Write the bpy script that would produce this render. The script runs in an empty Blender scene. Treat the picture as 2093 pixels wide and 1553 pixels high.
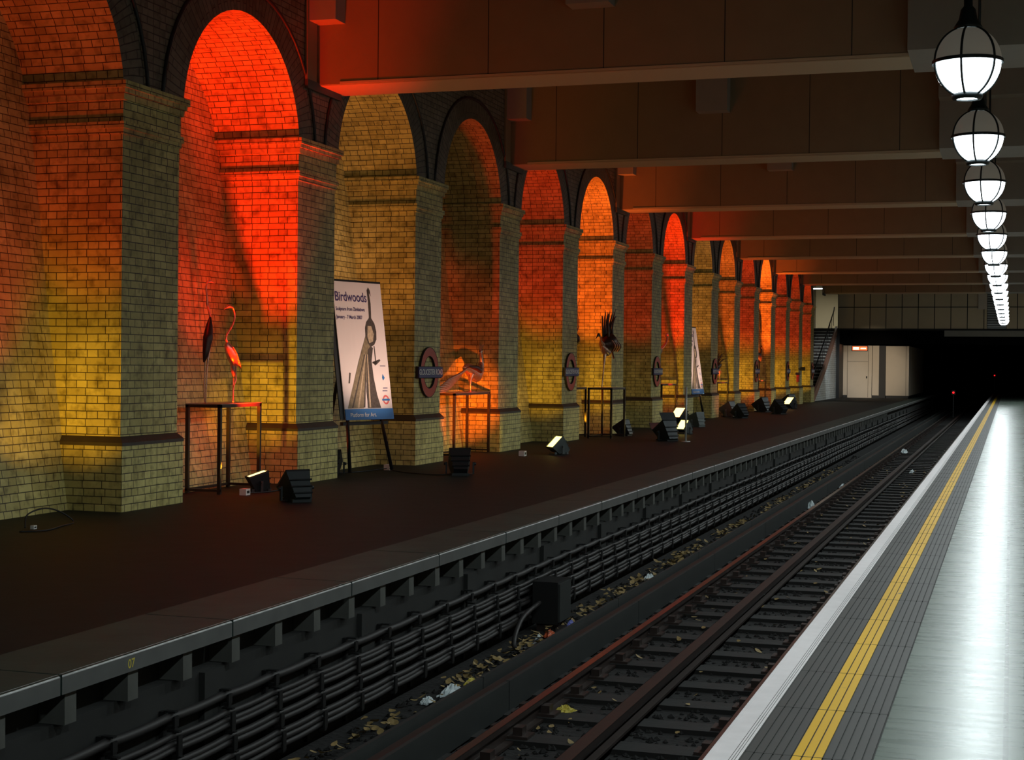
import bpy, bmesh, math, random
from mathutils import Vector, Matrix
random.seed(7)
S = bpy.context.scene
COL = S.collection
pi = math.pi

# ------------------------------------------------------------------ camera
f_px, yaw, pit, rol = 3167.8, 0.3112, -0.0094, 0.0101
F = Vector((-math.sin(yaw), math.cos(yaw), 0)); R = Vector((math.cos(yaw), math.sin(yaw), 0)); U = Vector((0, 0, 1))
F, U = F*math.cos(pit)+U*math.sin(pit), U*math.cos(pit)-F*math.sin(pit)
R, U = R*math.cos(rol)+U*math.sin(rol), U*math.cos(rol)-R*math.sin(rol)
cd = bpy.data.cameras.new('camera'); cam = bpy.data.objects.new('camera', cd); COL.objects.link(cam)
cam.matrix_world = Matrix(((R.x, U.x, -F.x, 0), (R.y, U.y, -F.y, 0), (R.z, U.z, -F.z, 1.6), (0, 0, 0, 1)))
cd.sensor_fit = 'HORIZONTAL'; cd.sensor_width = 36; cd.lens = f_px/2093*36; cd.clip_end = 400; cd.clip_start = .05
S.camera = cam
# ------------------------------------------------------------------ world, exposure
w = bpy.data.worlds.new('world'); S.world = w; w.use_nodes = True
w.node_tree.nodes['Background'].inputs[0].default_value = (0.5, 0.6, 0.55, 1)
w.node_tree.nodes['Background'].inputs[1].default_value = 0.004
S.view_settings.view_transform = 'Standard'; S.view_settings.look = 'None'
S.view_settings.gamma = 1; S.view_settings.exposure = 0; S.view_settings.use_curve_mapping = False
try:
    S.cycles.max_bounces = 6; S.cycles.diffuse_bounces = 4; S.cycles.use_denoising = True
except Exception: pass

# ------------------------------------------------------------------ main numbers
BAY = 4.256; Y1 = 14.37; NP = 15                    # pier k (1..15) near face at Y1+(k-1)*BAY
XR, XL = -1.175, -4.587                             # platform edges
XP, XS, XC, XA = -8.958, -9.01, -8.93, -8.98        # plinth, shaft, cornice, arch faces
ZC = 4.38                                           # springing
ZTOP = 7.2
def py(k): return Y1+(k-1)*BAY
LAMP_W, EMI = 215.0, 10.0

# ------------------------------------------------------------------ materials
def nmat(name): m = bpy.data.materials.new(name); m.use_nodes = True; return m, m.node_tree.nodes, m.node_tree.links, m.node_tree.nodes['Principled BSDF']
def plain(name, c, rough=.6, metal=0, noise=0, scale=20, bump=0, spec=.5, emit=None, es=0):
    m, N, L, b = nmat(name)
    b.inputs['Base Color'].default_value = (*c, 1); b.inputs['Roughness'].default_value = rough; b.inputs['Metallic'].default_value = metal
    b.inputs['Specular IOR Level'].default_value = spec
    if noise or bump:
        tc = N.new('ShaderNodeTexCoord'); n = N.new('ShaderNodeTexNoise'); n.inputs['Scale'].default_value = scale; n.inputs['Detail'].default_value = 5
        L.new(tc.outputs['Object'], n.inputs['Vector'])
        if noise:
            mx = N.new('ShaderNodeMix'); mx.data_type = 'RGBA'
            mx.inputs[6].default_value = (*[v*(1-noise) for v in c], 1); mx.inputs[7].default_value = (*[min(1, v*(1+noise)) for v in c], 1)
            L.new(n.outputs['Fac'], mx.inputs[0]); L.new(mx.outputs[2], b.inputs['Base Color'])
        if bump:
            bp = N.new('ShaderNodeBump'); bp.inputs['Strength'].default_value = bump; bp.inputs['Distance'].default_value = .02
            L.new(n.outputs['Fac'], bp.inputs['Height']); L.new(bp.outputs[0], b.inputs['Normal'])
    if emit: b.inputs['Emission Color'].default_value = (*emit, 1); b.inputs['Emission Strength'].default_value = es
    return m
def brick(name, c1, c2, mortar, bw=.235, bh=.0815, ms=.0075, rough=.45, dirt=.6):
    m, N, L, b = nmat(name)
    tc = N.new('ShaderNodeTexCoord'); bt = N.new('ShaderNodeTexBrick'); bt.offset = .5; bt.squash = .55; bt.squash_frequency = 2
    bt.inputs['Scale'].default_value = 1; bt.inputs['Brick Width'].default_value = bw; bt.inputs['Row Height'].default_value = bh
    bt.inputs['Mortar Size'].default_value = ms; bt.inputs['Mortar Smooth'].default_value = .3
    bt.inputs['Color1'].default_value = (*c1, 1); bt.inputs['Color2'].default_value = (*c2, 1); bt.inputs['Mortar'].default_value = (*mortar, 1)
    nw = N.new('ShaderNodeTexNoise'); nw.inputs['Scale'].default_value = 2.2
    mxv = N.new('ShaderNodeMix'); mxv.data_type = 'VECTOR'; mxv.inputs[0].default_value = .012
    L.new(tc.outputs['UV'], nw.inputs['Vector']); L.new(tc.outputs['UV'], mxv.inputs[4]); L.new(nw.outputs['Color'], mxv.inputs[5])
    L.new(mxv.outputs[1], bt.inputs['Vector'])
    n = N.new('ShaderNodeTexNoise'); n.inputs['Scale'].default_value = 1.3; n.inputs['Detail'].default_value = 8; n.inputs['Roughness'].default_value = .65
    L.new(tc.outputs['Object'], n.inputs['Vector'])
    n2 = N.new('ShaderNodeTexNoise'); n2.inputs['Scale'].default_value = 9; n2.inputs['Detail'].default_value = 4
    L.new(tc.outputs['Object'], n2.inputs['Vector'])
    r = N.new('ShaderNodeValToRGB'); r.color_ramp.elements[0].position = .34; r.color_ramp.elements[1].position = .62
    r.color_ramp.elements[0].color = (dirt, dirt*.95, dirt*.85, 1); r.color_ramp.elements[1].color = (1, 1, 1, 1)
    L.new(n.outputs['Fac'], r.inputs[0])
    r2 = N.new('ShaderNodeValToRGB'); r2.color_ramp.elements[0].position = .25; r2.color_ramp.elements[1].position = .5
    r2.color_ramp.elements[0].color = (.45, .42, .38, 1); r2.color_ramp.elements[1].color = (1, 1, 1, 1)
    L.new(n2.outputs['Fac'], r2.inputs[0])
    a = N.new('ShaderNodeMix'); a.data_type = 'RGBA'; a.blend_type = 'MULTIPLY'; a.inputs[0].default_value = 1
    L.new(bt.outputs['Color'], a.inputs[6]); L.new(r.outputs[0], a.inputs[7])
    a2 = N.new('ShaderNodeMix'); a2.data_type = 'RGBA'; a2.blend_type = 'MULTIPLY'; a2.inputs[0].default_value = 1
    L.new(a.outputs[2], a2.inputs[6]); L.new(r2.outputs[0], a2.inputs[7]); L.new(a2.outputs[2], b.inputs['Base Color'])
    bp = N.new('ShaderNodeBump'); bp.inputs['Strength'].default_value = .4; bp.inputs['Distance'].default_value = .008; bp.invert = True
    L.new(bt.outputs['Fac'], bp.inputs['Height']); L.new(bp.outputs[0], b.inputs['Normal'])
    b.inputs['Roughness'].default_value = rough
    return m
M = {}
M['brick'] = brick('glazed_brick', (.82, .74, .29), (.60, .53, .19), (.08, .065, .03), ms=.0055)
M['ring'] = brick('arch_brick', (.20, .18, .13), (.13, .12, .09), (.03, .026, .02), bw=.40, bh=.085)
M['brick_dark'] = brick('dark_brick', (.26, .23, .17), (.17, .15, .11), (.03, .026, .02))  # darker brick tone for the spandrels and the stair hall side
M['white_tile'] = brick('white_tile', (.8, .85, .85), (.75, .8, .8), (.2, .22, .22), bw=.22, bh=.11, dirt=.8)
M['band'] = plain('plinth_band', (.045, .033, .025), .5, noise=.4, scale=8)
M['asphalt'] = plain('asphalt', (.009, .013, .013), .65, noise=.45, scale=3, bump=.25, spec=.2)
M['coping'] = plain('coping_stone', (.034, .056, .050), .55, noise=.45, scale=3, bump=.3, spec=.2)
M['edge'] = plain('edge_face', (.095, .10, .097), .55, noise=.35, scale=5)
M['worn'] = plain('worn_edge', (.62, .65, .62), .6, noise=.75, scale=11)
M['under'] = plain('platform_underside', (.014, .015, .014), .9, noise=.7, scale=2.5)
M['corbel'] = plain('corbel', (.075, .078, .07), .85, noise=.35, scale=7)
M['beam'] = plain('beam_cladding', (.27, .19, .105), .75, noise=.12, scale=3)
M['beam_bead'] = plain('beam_bead', (.52, .42, .27), .7)
M['haunch'] = plain('haunch', (.30, .28, .24), .75, noise=.1, scale=3)
M['ceil'] = plain('ceiling_paint', (.14, .12, .10), .9)
M['black'] = plain('matt_black', (.008, .009, .010), .5)
M['void'] = plain('dark_tunnel', (.004, .004, .004), 1.0, spec=0)  # near-black: the darkness of the tunnel is put into the colour
M['steel'] = plain('table_steel', (.05, .035, .025), .4, .5)
M['plate'] = plain('table_plate', (.45, .40, .36), .35, .3); M['plate'].node_tree.nodes['Principled BSDF'].inputs['Alpha'].default_value = .45
M['bird'] = plain('bird_metal', (.62, .42, .32), .32, .75, noise=.5, scale=30)
M['birddark'] = plain('bird_dark_metal', (.06, .04, .035), .4, .7, noise=.4, scale=30)
M['iron'] = plain('lamp_iron', (.012, .02, .022), .45, .3)
M['dome'] = plain('opal_dome', (.32, .29, .22), .35, emit=(1, .92, .75), es=.05)
M['glass_on'] = plain('lit_glass', (1, 1, 1), .3, emit=(.86, .95, 1), es=EMI)
M['rail'] = plain('rail_rust', (.05, .035, .03), .5, .5, noise=.3, scale=10)
M['railtop'] = plain('rail_head', (.45, .42, .40), .3, 1, noise=.2, scale=30)
M['sleeper'] = plain('sleeper_timber', (.009, .008, .007), .8, noise=.6, scale=6, bump=.4)
M['ballast'] = plain('ballast', (.008, .0075, .007), .95, noise=.9, scale=18, bump=1)
M['board'] = plain('guard_board', (.022, .026, .025), .6, noise=.4, scale=3)
M['cable'] = plain('cable_sheath', (.018, .016, .016), .6, noise=.5, scale=6)
M['bracket'] = plain('cable_bracket', (.010, .010, .010), .6, .3)
M['leaf'] = plain('leaf', (.30, .21, .08), .7, noise=.5, scale=12)
M['paper'] = plain('paper', (.62, .70, .72), .7, noise=.2)
M['yellowpaper'] = plain('yellow_wrapper', (.55, .45, .06), .6)
M['orangepaper'] = plain('orange_wrapper', (.6, .12, .04), .6)
M['bluepaper'] = plain('blue_wrapper', (.15, .17, .5), .6)
M['red'] = plain('roundel_red', (.52, .045, .02), .4, noise=.1)
M['blue'] = plain('roundel_blue', (.03, .03, .15), .4)
M['white'] = plain('white_enamel', (.75, .75, .72), .5)
M['banner'] = plain('banner_vinyl', (.84, .76, .74), .5, noise=.05, scale=2)
M['bblue'] = plain('banner_blue', (.03, .17, .48), .5)
M['ink'] = plain('banner_ink', (.07, .045, .16), .6)
M['print1'] = plain('print_dark', (.07, .055, .045), .6, noise=.8, scale=25)
M['print2'] = plain('print_mid', (.25, .20, .12), .6, noise=.8, scale=18)
M['print3'] = plain('print_light', (.50, .40, .27), .6, noise=.6, scale=22)
M['bred'] = plain('print_red', (.7, .12, .12), .6)
M['panel'] = plain('wall_panel', (.66, .52, .33), .5, noise=.12, scale=1.2)
M['joint'] = plain('panel_joint', (.02, .02, .018), .8)
M['cream'] = plain('cream_paint', (.66, .55, .43), .55, noise=.06, scale=2)
M['upper'] = plain('upper_wall', (.75, .70, .55), .7)
M['treads'] = plain('stair_tread', (.07, .055, .045), .7)
M['nosing'] = plain('stair_nosing', (.5, .48, .42), .6)
M['stringer'] = plain('stringer', (.30, .15, .10), .6)
M['dado'] = plain('dark_skirting_and_gap', (.02, .018, .018), .6)
M['led'] = plain('led', (1, .2, .05), .5, emit=(1, .12, .03), es=1.6)
M['ledcore'] = plain('led_core', (1, .8, .5), .5, emit=(1, .60, .35), es=3)
M['sigred'] = plain('signal_red', (1, .02, .02), .5, emit=(1, .015, .02), es=2)
M['lens_amber'] = plain('lens_amber', (1, .9, .4), .5, emit=(1, .80, .16), es=5)
M['lens_gold'] = plain('lens_gold', (1, .9, .6), .5, emit=(1, .70, .22), es=3.5)
M['lens_red'] = plain('lens_red', (1, .1, .02), .5, emit=(1, .09, .01), es=5)
M['can'] = plain('flood_can', (.016, .021, .024), .45, .2)
M['cangrey'] = plain('flood_can_grey', (.10, .12, .12), .5, .3)
M['tact'] = plain('tactile', (.050, .046, .042), .6, spec=.25, noise=.15, scale=6)
M['edgewhite'] = plain('edge_white', (.85, .80, .81), .5, noise=.12, scale=8)
M['lightgrey'] = plain('light_grey', (.45, .47, .45), .4, .3)

def yellow_mat():
    m, N, L, b = nmat('yellow_line')
    tc = N.new('ShaderNodeTexCoord'); n = N.new('ShaderNodeTexNoise'); n.inputs['Scale'].default_value = 6; n.inputs['Detail'].default_value = 6
    L.new(tc.outputs['Object'], n.inputs['Vector'])
    r = N.new('ShaderNodeValToRGB'); e = r.color_ramp.elements
    e[0].position = .30; e[0].color = (.13, .12, .10, 1); e[1].position = .34; e[1].color = (.78, .45, .008, 1)
    L.new(n.outputs['Fac'], r.inputs[0]); L.new(r.outputs[0], b.inputs['Base Color']); b.inputs['Roughness'].default_value = .6; b.inputs['Specular IOR Level'].default_value = .2
    return m
M['yellow'] = yellow_mat()
def terrazzo():
    m, N, L, b = nmat('terrazzo')
    tc = N.new('ShaderNodeTexCoord')
    mp = N.new('ShaderNodeMapping'); mp.inputs['Scale'].default_value = (1.2, 9, 1); L.new(tc.outputs['Object'], mp.inputs[0])
    n = N.new('ShaderNodeTexNoise'); n.inputs['Scale'].default_value = 1.5; n.inputs['Detail'].default_value = 6; L.new(mp.outputs[0], n.inputs['Vector'])
    n2 = N.new('ShaderNodeTexNoise'); n2.inputs['Scale'].default_value = 70; n2.inputs['Detail'].default_value = 3; L.new(tc.outputs['Object'], n2.inputs['Vector'])
    r = N.new('ShaderNodeValToRGB'); e = r.color_ramp.elements
    e[0].position = .35; e[0].color = (.120, .152, .128, 1); e[1].position = .65; e[1].color = (.165, .202, .170, 1)
    mm = N.new('ShaderNodeMath'); mm.operation = 'MULTIPLY_ADD'; mm.inputs[1].default_value = .35; L.new(n2.outputs['Fac'], mm.inputs[0])
    m2 = N.new('ShaderNodeMath'); m2.operation = 'MULTIPLY'; m2.inputs[1].default_value = .65; L.new(n.outputs['Fac'], m2.inputs[0]); L.new(m2.outputs[0], mm.inputs[2])
    L.new(mm.outputs[0], r.inputs[0])
    # joints every 2.1 m along the platform
    bt = N.new('ShaderNodeTexBrick'); bt.offset = 0; bt.inputs['Scale'].default_value = 1; bt.inputs['Brick Width'].default_value = 30; bt.inputs['Row Height'].default_value = 2.13
    bt.inputs['Mortar Size'].default_value = .012; bt.inputs['Color1'].default_value = (1, 1, 1, 1); bt.inputs['Color2'].default_value = (1, 1, 1, 1); bt.inputs['Mortar'].default_value = (.5, .5, .5, 1)
    L.new(tc.outputs['Object'], bt.inputs['Vector'])
    a = N.new('ShaderNodeMix'); a.data_type = 'RGBA'; a.blend_type = 'MULTIPLY'; a.inputs[0].default_value = 1
    L.new(r.outputs[0], a.inputs[6]); L.new(bt.outputs['Color'], a.inputs[7]); L.new(a.outputs[2], b.inputs['Base Color'])
    rr = N.new('ShaderNodeMapRange'); rr.inputs[3].default_value = .22; rr.inputs[4].default_value = .34; L.new(n.outputs['Fac'], rr.inputs[0]); L.new(rr.outputs[0], b.inputs['Roughness'])
    bp = N.new('ShaderNodeBump'); bp.inputs['Strength'].default_value = .09; bp.inputs['Distance'].default_value = .01; L.new(n.outputs['Fac'], bp.inputs['Height']); L.new(bp.outputs[0], b.inputs['Normal'])
    b.inputs['Specular IOR Level'].default_value = .10
    return m
M['terrazzo'] = terrazzo()

# ------------------------------------------------------------------ mesh helpers
class MB:
    def __init__(s): s.v = []; s.f = []; s.uv = []; s.mi = []; s.mats = []; s.sm = []
    def m(s, mat):
        if mat not in s.mats: s.mats.append(mat)
        return s.mats.index(mat)
    def quad(s, pts, uv=None, mat='black', smooth=False):
        i = len(s.v); s.v += [tuple(p) for p in pts]; s.f.append(tuple(range(i, i+len(pts))))
        s.uv.append(uv if uv else [(p[0]+p[1], p[2]) for p in pts]); s.mi.append(s.m(mat)); s.sm.append(smooth)
    def box(s, x0, x1, y0, y1, z0, z1, mat='black', skip='', T=None):
        P = lambda x, y, z: (T @ Vector((x, y, z))) if T else (x, y, z)
        def q(a, uv): s.quad([P(*p) for p in a], uv, mat)
        if 'x' not in skip: q([(x0, y1, z0), (x0, y0, z0), (x0, y0, z1), (x0, y1, z1)], [(y1, z0), (y0, z0), (y0, z1), (y1, z1)])
        if 'X' not in skip: q([(x1, y0, z0), (x1, y1, z0), (x1, y1, z1), (x1, y0, z1)], [(y0, z0), (y1, z0), (y1, z1), (y0, z1)])
        if 'y' not in skip: q([(x0, y0, z0), (x1, y0, z0), (x1, y0, z1), (x0, y0, z1)], [(x0, z0), (x1, z0), (x1, z1), (x0, z1)])
        if 'Y' not in skip: q([(x1, y1, z0), (x0, y1, z0), (x0, y1, z1), (x1, y1, z1)], [(x1, z0), (x0, z0), (x0, z1), (x1, z1)])
        if 'z' not in skip: q([(x0, y1, z0), (x1, y1, z0), (x1, y0, z0), (x0, y0, z0)], [(x0, y1), (x1, y1), (x1, y0), (x0, y0)])
        if 'Z' not in skip: q([(x0, y0, z1), (x1, y0, z1), (x1, y1, z1), (x0, y1, z1)], [(x0, y0), (x1, y0), (x1, y1), (x0, y1)])
    def tube(s, pts, rad, n=8, mat='black', flat=1.0, cap=True):
        pts = [Vector(p) for p in pts]; rr = rad if isinstance(rad, (list, tuple)) else [rad]*len(pts)
        rings = []; up = Vector((0, 0, 1)); prev = None
        for i, p in enumerate(pts):
            t = (pts[min(i+1, len(pts)-1)]-pts[max(i-1, 0)]).normalized()
            if prev is None:
                a = up if abs(t.z) < .9 else Vector((0, 1, 0)); nx = t.cross(a).normalized()
            else: nx = (prev-t*prev.dot(t)).normalized()
            prev = nx; ny = t.cross(nx)
            rings.append([p+nx*math.cos(2*pi*k/n)*rr[i]+ny*math.sin(2*pi*k/n)*rr[i]*flat for k in range(n)])
        b = len(s.v)
        for r in rings: s.v += [tuple(q) for q in r]
        mi = s.m(mat)
        for i in range(len(rings)-1):
            for k in range(n):
                k2 = (k+1) % n
                s.f.append((b+i*n+k, b+i*n+k2, b+(i+1)*n+k2, b+(i+1)*n+k)); s.uv.append([(0, 0)]*4); s.mi.append(mi); s.sm.append(True)
        if cap:
            for i in (0, len(rings)-1):
                fc = tuple(b+i*n+k for k in range(n)); s.f.append(fc if i else fc[::-1]); s.uv.append([(0, 0)]*n); s.mi.append(mi); s.sm.append(False)
    def lathe(s, prof, n=24, mat='black', c=(0, 0, 0), smooth=True):
        b = len(s.v); mi = s.m(mat)
        for r, z in prof:
            for k in range(n): s.v.append((c[0]+r*math.cos(2*pi*k/n), c[1]+r*math.sin(2*pi*k/n), c[2]+z))
        for i in range(len(prof)-1):
            for k in range(n):
                k2 = (k+1) % n; s.f.append((b+i*n+k, b+i*n+k2, b+(i+1)*n+k2, b+(i+1)*n+k)); s.uv.append([(0, 0)]*4); s.mi.append(mi); s.sm.append(smooth)
    def poly(s, pts2, z0, z1, mat):   # extruded polygon in local xy, z0..z1
        n = len(pts2)
        s.quad([(x, y, z1) for x, y in pts2], None, mat)
        for i in range(n):
            a, c = pts2[i], pts2[(i+1) % n]
            s.quad([(a[0], a[1], z0), (c[0], c[1], z0), (c[0], c[1], z1), (a[0], a[1], z1)], None, mat)
    def mesh(s, name):
        me = bpy.data.meshes.new(name); me.from_pydata(s.v, [], s.f)
        for m_ in s.mats: me.materials.append(M[m_] if isinstance(m_, str) else m_)
        for p, i, sm in zip(me.polygons, s.mi, s.sm): p.material_index = i; p.use_smooth = sm
        uvl = me.uv_layers.new(name='uv'); k = 0
        for u in s.uv:
            for c in u: uvl.data[k].uv = c; k += 1
        me.update(); return me
    def build(s, name, parent=None, loc=None):
        o = bpy.data.objects.new(name, s.mesh(name)); COL.objects.link(o)
        if parent: o.parent = parent
        if loc: o.location = loc
        return o
def tag(o, label=None, cat=None, group=None, kind=None):
    if label: o['label'] = label
    if cat: o['category'] = cat
    if group: o['group'] = group
    if kind: o['kind'] = kind
    return o
def empty(name, loc=(0, 0, 0), rz=0, mat=None):
    o = bpy.data.objects.new(name, None); COL.objects.link(o); o.empty_display_size = .1
    if mat is not None: o.matrix_world = mat
    else: o.location = loc; o.rotation_euler = (0, 0, rz)
    return o
def children(o): return CH.get(o.name, [])
CH = {}
def index():
    CH.clear()
    for o in COL.objects:
        if o.parent: CH.setdefault(o.parent.name, []).append(o)
def dup(o, loc=None, parent=None):
    c = o.copy(); COL.objects.link(c)
    if parent: c.parent = parent
    if loc: c.location = loc
    for ch in CH.get(o.name, []): dup(ch, None, c)
    return c
def wallframe(X, Y, Z, rot=0, lean=0):
    """local x along the wall (+Y), local y up, local z out towards the track; rot turns it to face -Y, lean tips the top back"""
    out = Vector((math.cos(rot), -math.sin(rot), 0)); right = Vector((math.sin(rot), math.cos(rot), 0)); up = Vector((0, 0, 1))
    up2 = up*math.cos(lean)-out*math.sin(lean); out2 = right.cross(up2)
    return Matrix(((right.x, up2.x, out2.x, X), (right.y, up2.y, out2.y, Y), (right.z, up2.z, out2.z, Z), (0, 0, 0, 1)))
def text(name, body, size, mat, parent, x, y, z=0, ext=.001, sx=1, align='LEFT'):
    cu = bpy.data.curves.new(name, 'FONT'); cu.body = body; cu.size = size; cu.extrude = ext; cu.align_x = align; cu.align_y = 'CENTER'
    cu.offset = size*.012
    t = bpy.data.objects.new(name+'_tmp', cu); COL.objects.link(t)
    dg = bpy.context.evaluated_depsgraph_get(); me = bpy.data.meshes.new_from_object(t.evaluated_get(dg))
    COL.objects.unlink(t); bpy.data.objects.remove(t)
    me.materials.clear(); me.materials.append(M[mat])
    o = bpy.data.objects.new(name, me); COL.objects.link(o); o.parent = parent; o.location = (x, y, z); o.scale = (sx, 1, 1)
    return o
def smooth(pts, k=6):
    P = [Vector(p) if len(p) == 3 else Vector((p[0], p[1], 0)) for p in pts]; out = []
    for i in range(len(P)-1):
        a, b, c, d = P[max(i-1, 0)], P[i], P[i+1], P[min(i+2, len(P)-1)]
        for j in range(k):
            t = j/k; out.append(.5*((2*b)+(c-a)*t+(2*a-5*b+4*c-d)*t*t+(3*b-a-3*c+d)*t**3))
    out.append(P[-1]); return out
def lerp_r(rs, n):
    out = []
    for i in range(n):
        t = i/(n-1)*(len(rs)-1); a = min(int(t), len(rs)-2); out.append(rs[a]+(rs[a+1]-rs[a])*(t-a))
    return out
def spot(name, loc, target, W, col, angle, blend=.6, size=.06):
    l = bpy.data.lights.new(name, 'SPOT'); l.energy = W; l.color = col; l.spot_size = math.radians(angle); l.spot_blend = blend; l.shadow_soft_size = size
    o = bpy.data.objects.new(name, l); COL.objects.link(o); o.location = loc
    o.rotation_euler = (Vector(target)-Vector(loc)).to_track_quat('-Z', 'Y').to_euler(); return o

YA, YB = -6, 112            # extent of the hall
# ================================================================== SETTING: platforms
b = MB(); b.box(XR+.66, 3.6, YA, YB+6, -1.1, 0, 'terrazzo'); tag(b.build('floor_right'), kind='structure', label='pale grey-green polished terrazzo platform under the globe lamps')
# near-platform edge: white nosing, ribs, yellow line, ribs
b = MB(); b.box(XR, XR+.135, YA, YB+6, -.12, .0, 'edgewhite'); b.box(XR, XR+.02, YA, YB+6, -.02, .001, 'edgewhite')
for x_ in (.098, .110, .121): b.box(XR+x_, XR+x_+.002, YA, YB+6, 0, .0012, 'tact')
tag(b.build('trim_1'), kind='structure', label='white painted edge of the near platform')
b = MB(); b.box(XR+.135, XR+.66, YA, YB+6, -.12, -.004, 'joint')
def ribs(x0, x1, n, mat):
    p = (x1-x0)/n
    for i in range(n):
        y = YA
        for (ya, yb) in [(YA, 20), (20, 60), (60, YB+6)]:
            b.box(x0+i*p+.003, x0+(i+1)*p-.003, ya, yb, -.004, 0, mat, skip='z')
ribs(XR+.14, XR+.335, 5, 'tact'); ribs(XR+.335, XR+.46, 3, 'yellow'); ribs(XR+.46, XR+.655, 5, 'tact')
for y in range(-5, 110, 1): b.box(XR+.14, XR+.655, y*.92+.0, y*.92+.006, -.003, .0006, 'joint')
tag(b.build('trim_2'), kind='structure', label='ribbed grey tactile strip with a triple yellow line along it')
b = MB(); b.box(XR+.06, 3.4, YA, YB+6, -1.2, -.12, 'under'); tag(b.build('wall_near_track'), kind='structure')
# far platform
b = MB(); b.box(-11.6, XL-.62, YA, YB, -1.1, 0, 'asphalt'); tag(b.build('floor_left'), kind='structure', label='dark brown asphalt floor of the far platform')
b = MB()
y = YA
while y < YB:
    b.box(XL-.62, XL, y+.006, y+1.82, -.105, 0, 'coping', skip='X')
    b.box(XL-.001, XL, y+.006, y+1.82, -.105, -.012, 'edge'); 
    b.quad([(XL-.016, y+.006, .0008), (XL+.001, y+.006, -.014), (XL+.001, y+1.82, -.014), (XL-.016, y+1.82, .0008)], None, 'worn')
    y += 1.83
edge = tag(b.build('trim_3'), kind='structure', label='grey stone coping along the edge of the far platform')
cm = MB(); cm.box(-.16, 0, -.052, .052, -.17, 0, 'corbel'); cm.quad([(0, -.052, -.0), (0, .052, -.0), (.001, .052, -.17), (.001, -.052, -.17)], None, 'corbel')
cme = cm.mesh('corbel')
for i in range(96):
    o = bpy.data.objects.new('corbel', cme); COL.objects.link(o); o.parent = edge; o.location = (XL-.03, 5.736+.6*i, -.107)
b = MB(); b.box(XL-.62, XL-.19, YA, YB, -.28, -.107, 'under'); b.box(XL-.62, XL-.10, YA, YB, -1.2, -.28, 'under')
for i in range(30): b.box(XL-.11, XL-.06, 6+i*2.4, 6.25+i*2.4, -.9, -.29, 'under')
tag(b.build('wall_far_track'), kind='structure')
me_ = empty('painted_number', mat=wallframe(XL+.0005, 7.47, -.062)); tag(me_, 'small yellow painted 07 on the face of the far platform coping', 'marking')
text('numeral', '07', .07, 'yellowpaper', me_, 0, 0, 0, .0004, align='CENTER')
# track bed
b = MB(); b.box(XL-.05, XR+.1, YA, YB+20, -1.3, -1.06, 'ballast'); tag(b.build('floor_track'), kind='structure', label='dark ballasted track bed between the platforms')

# ================================================================== TRACK
def rail(name, X, zt, h, label, cat, wide=.07, foot=.14, top='railtop'):
    r = empty(name, (X, 0, zt-h)); tag(r, label, cat)
    b = MB(); b.box(-foot/2, foot/2, YA, YB+20, 0, .02, 'rail'); b.box(-.01, .01, YA, YB+20, .02, h-.04, 'rail'); b.build('web', r)
    b = MB(); b.box(-wide/2, wide/2, YA, YB+20, h-.04, h-.001, 'rail', skip='Z'); b.box(-wide/2+.004, wide/2-.004, YA, YB+20, h-.004, h, top); b.build('head', r)
    return r
rail('running_rail', -3.352, -.90, .15, 'shiny steel running rail nearest the cables and far platform', 'rail')
rail('running_rail', -1.835, -.90, .15, 'running rail tucked under the white near platform edge', 'rail')
c = rail('conductor_rail', -2.635, -.865, .13, 'thick dark centre conductor rail between the running rails', 'rail', .105, .16, 'rail')
oc = empty('conductor_rail', (-3.72, 0, -.99)); tag(oc, 'outer conductor rail boxed in by long dark guard boards beside the leaves', 'rail')
b = MB(); b.box(-.05, .05, YA, YB, -.0, .14, 'rail'); b.build('rail_bar', oc)
for sx in (-1, 1):
    y = YA; b = MB(); i = 0
    while y < 95:
        ln = 4.3; b.box(sx*.105-.016, sx*.105+.016, y+.01, y+ln-.01, -.045, .19 if sx > 0 else .205, 'board'); y += ln; i += 1
    b.build('guard_board', oc)
im = MB(); im.lathe([(.045, -.09), (.05, -.06), (.035, -.05), (.05, -.03), (.035, -.02), (.045, 0)], 10, 'corbel'); ime = im.mesh('insulator')
for i in range(24):
    o = bpy.data.objects.new('insulator', ime); COL.objects.link(o); o.parent = oc; o.location = (0, 6.2+2.1*i, 0)
# sleepers
sl = empty('sleeper', (-2.63, 6.0, -1.06)); tag(sl, 'dark timber sleeper crossing under the rails between the platforms', 'sleeper', 'timber sleepers of the track')
b = MB(); b.box(-1.45, 1.05, -.125, .125, -.03, .035, 'sleeper'); b.build('timber', sl)
cmb = MB(); cmb.box(-.17, .17, -.09, .09, .035, .055, 'rail'); cmb.box(-.12, -.05, -.05, .05, .055, .11, 'rail'); cmb.box(.05, .12, -.05, .05, .055, .11, 'rail'); cme2 = cmb.mesh('rail_chair')
for X in (-3.352, -1.835):
    o = bpy.data.objects.new('rail_chair', cme2); COL.objects.link(o); o.parent = sl; o.location = (X+2.63, 0, 0)
index()
for i in range(1, 96): dup(sl, (-2.63+random.uniform(-.03, .03), 6.0+.74*i, -1.06))
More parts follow.
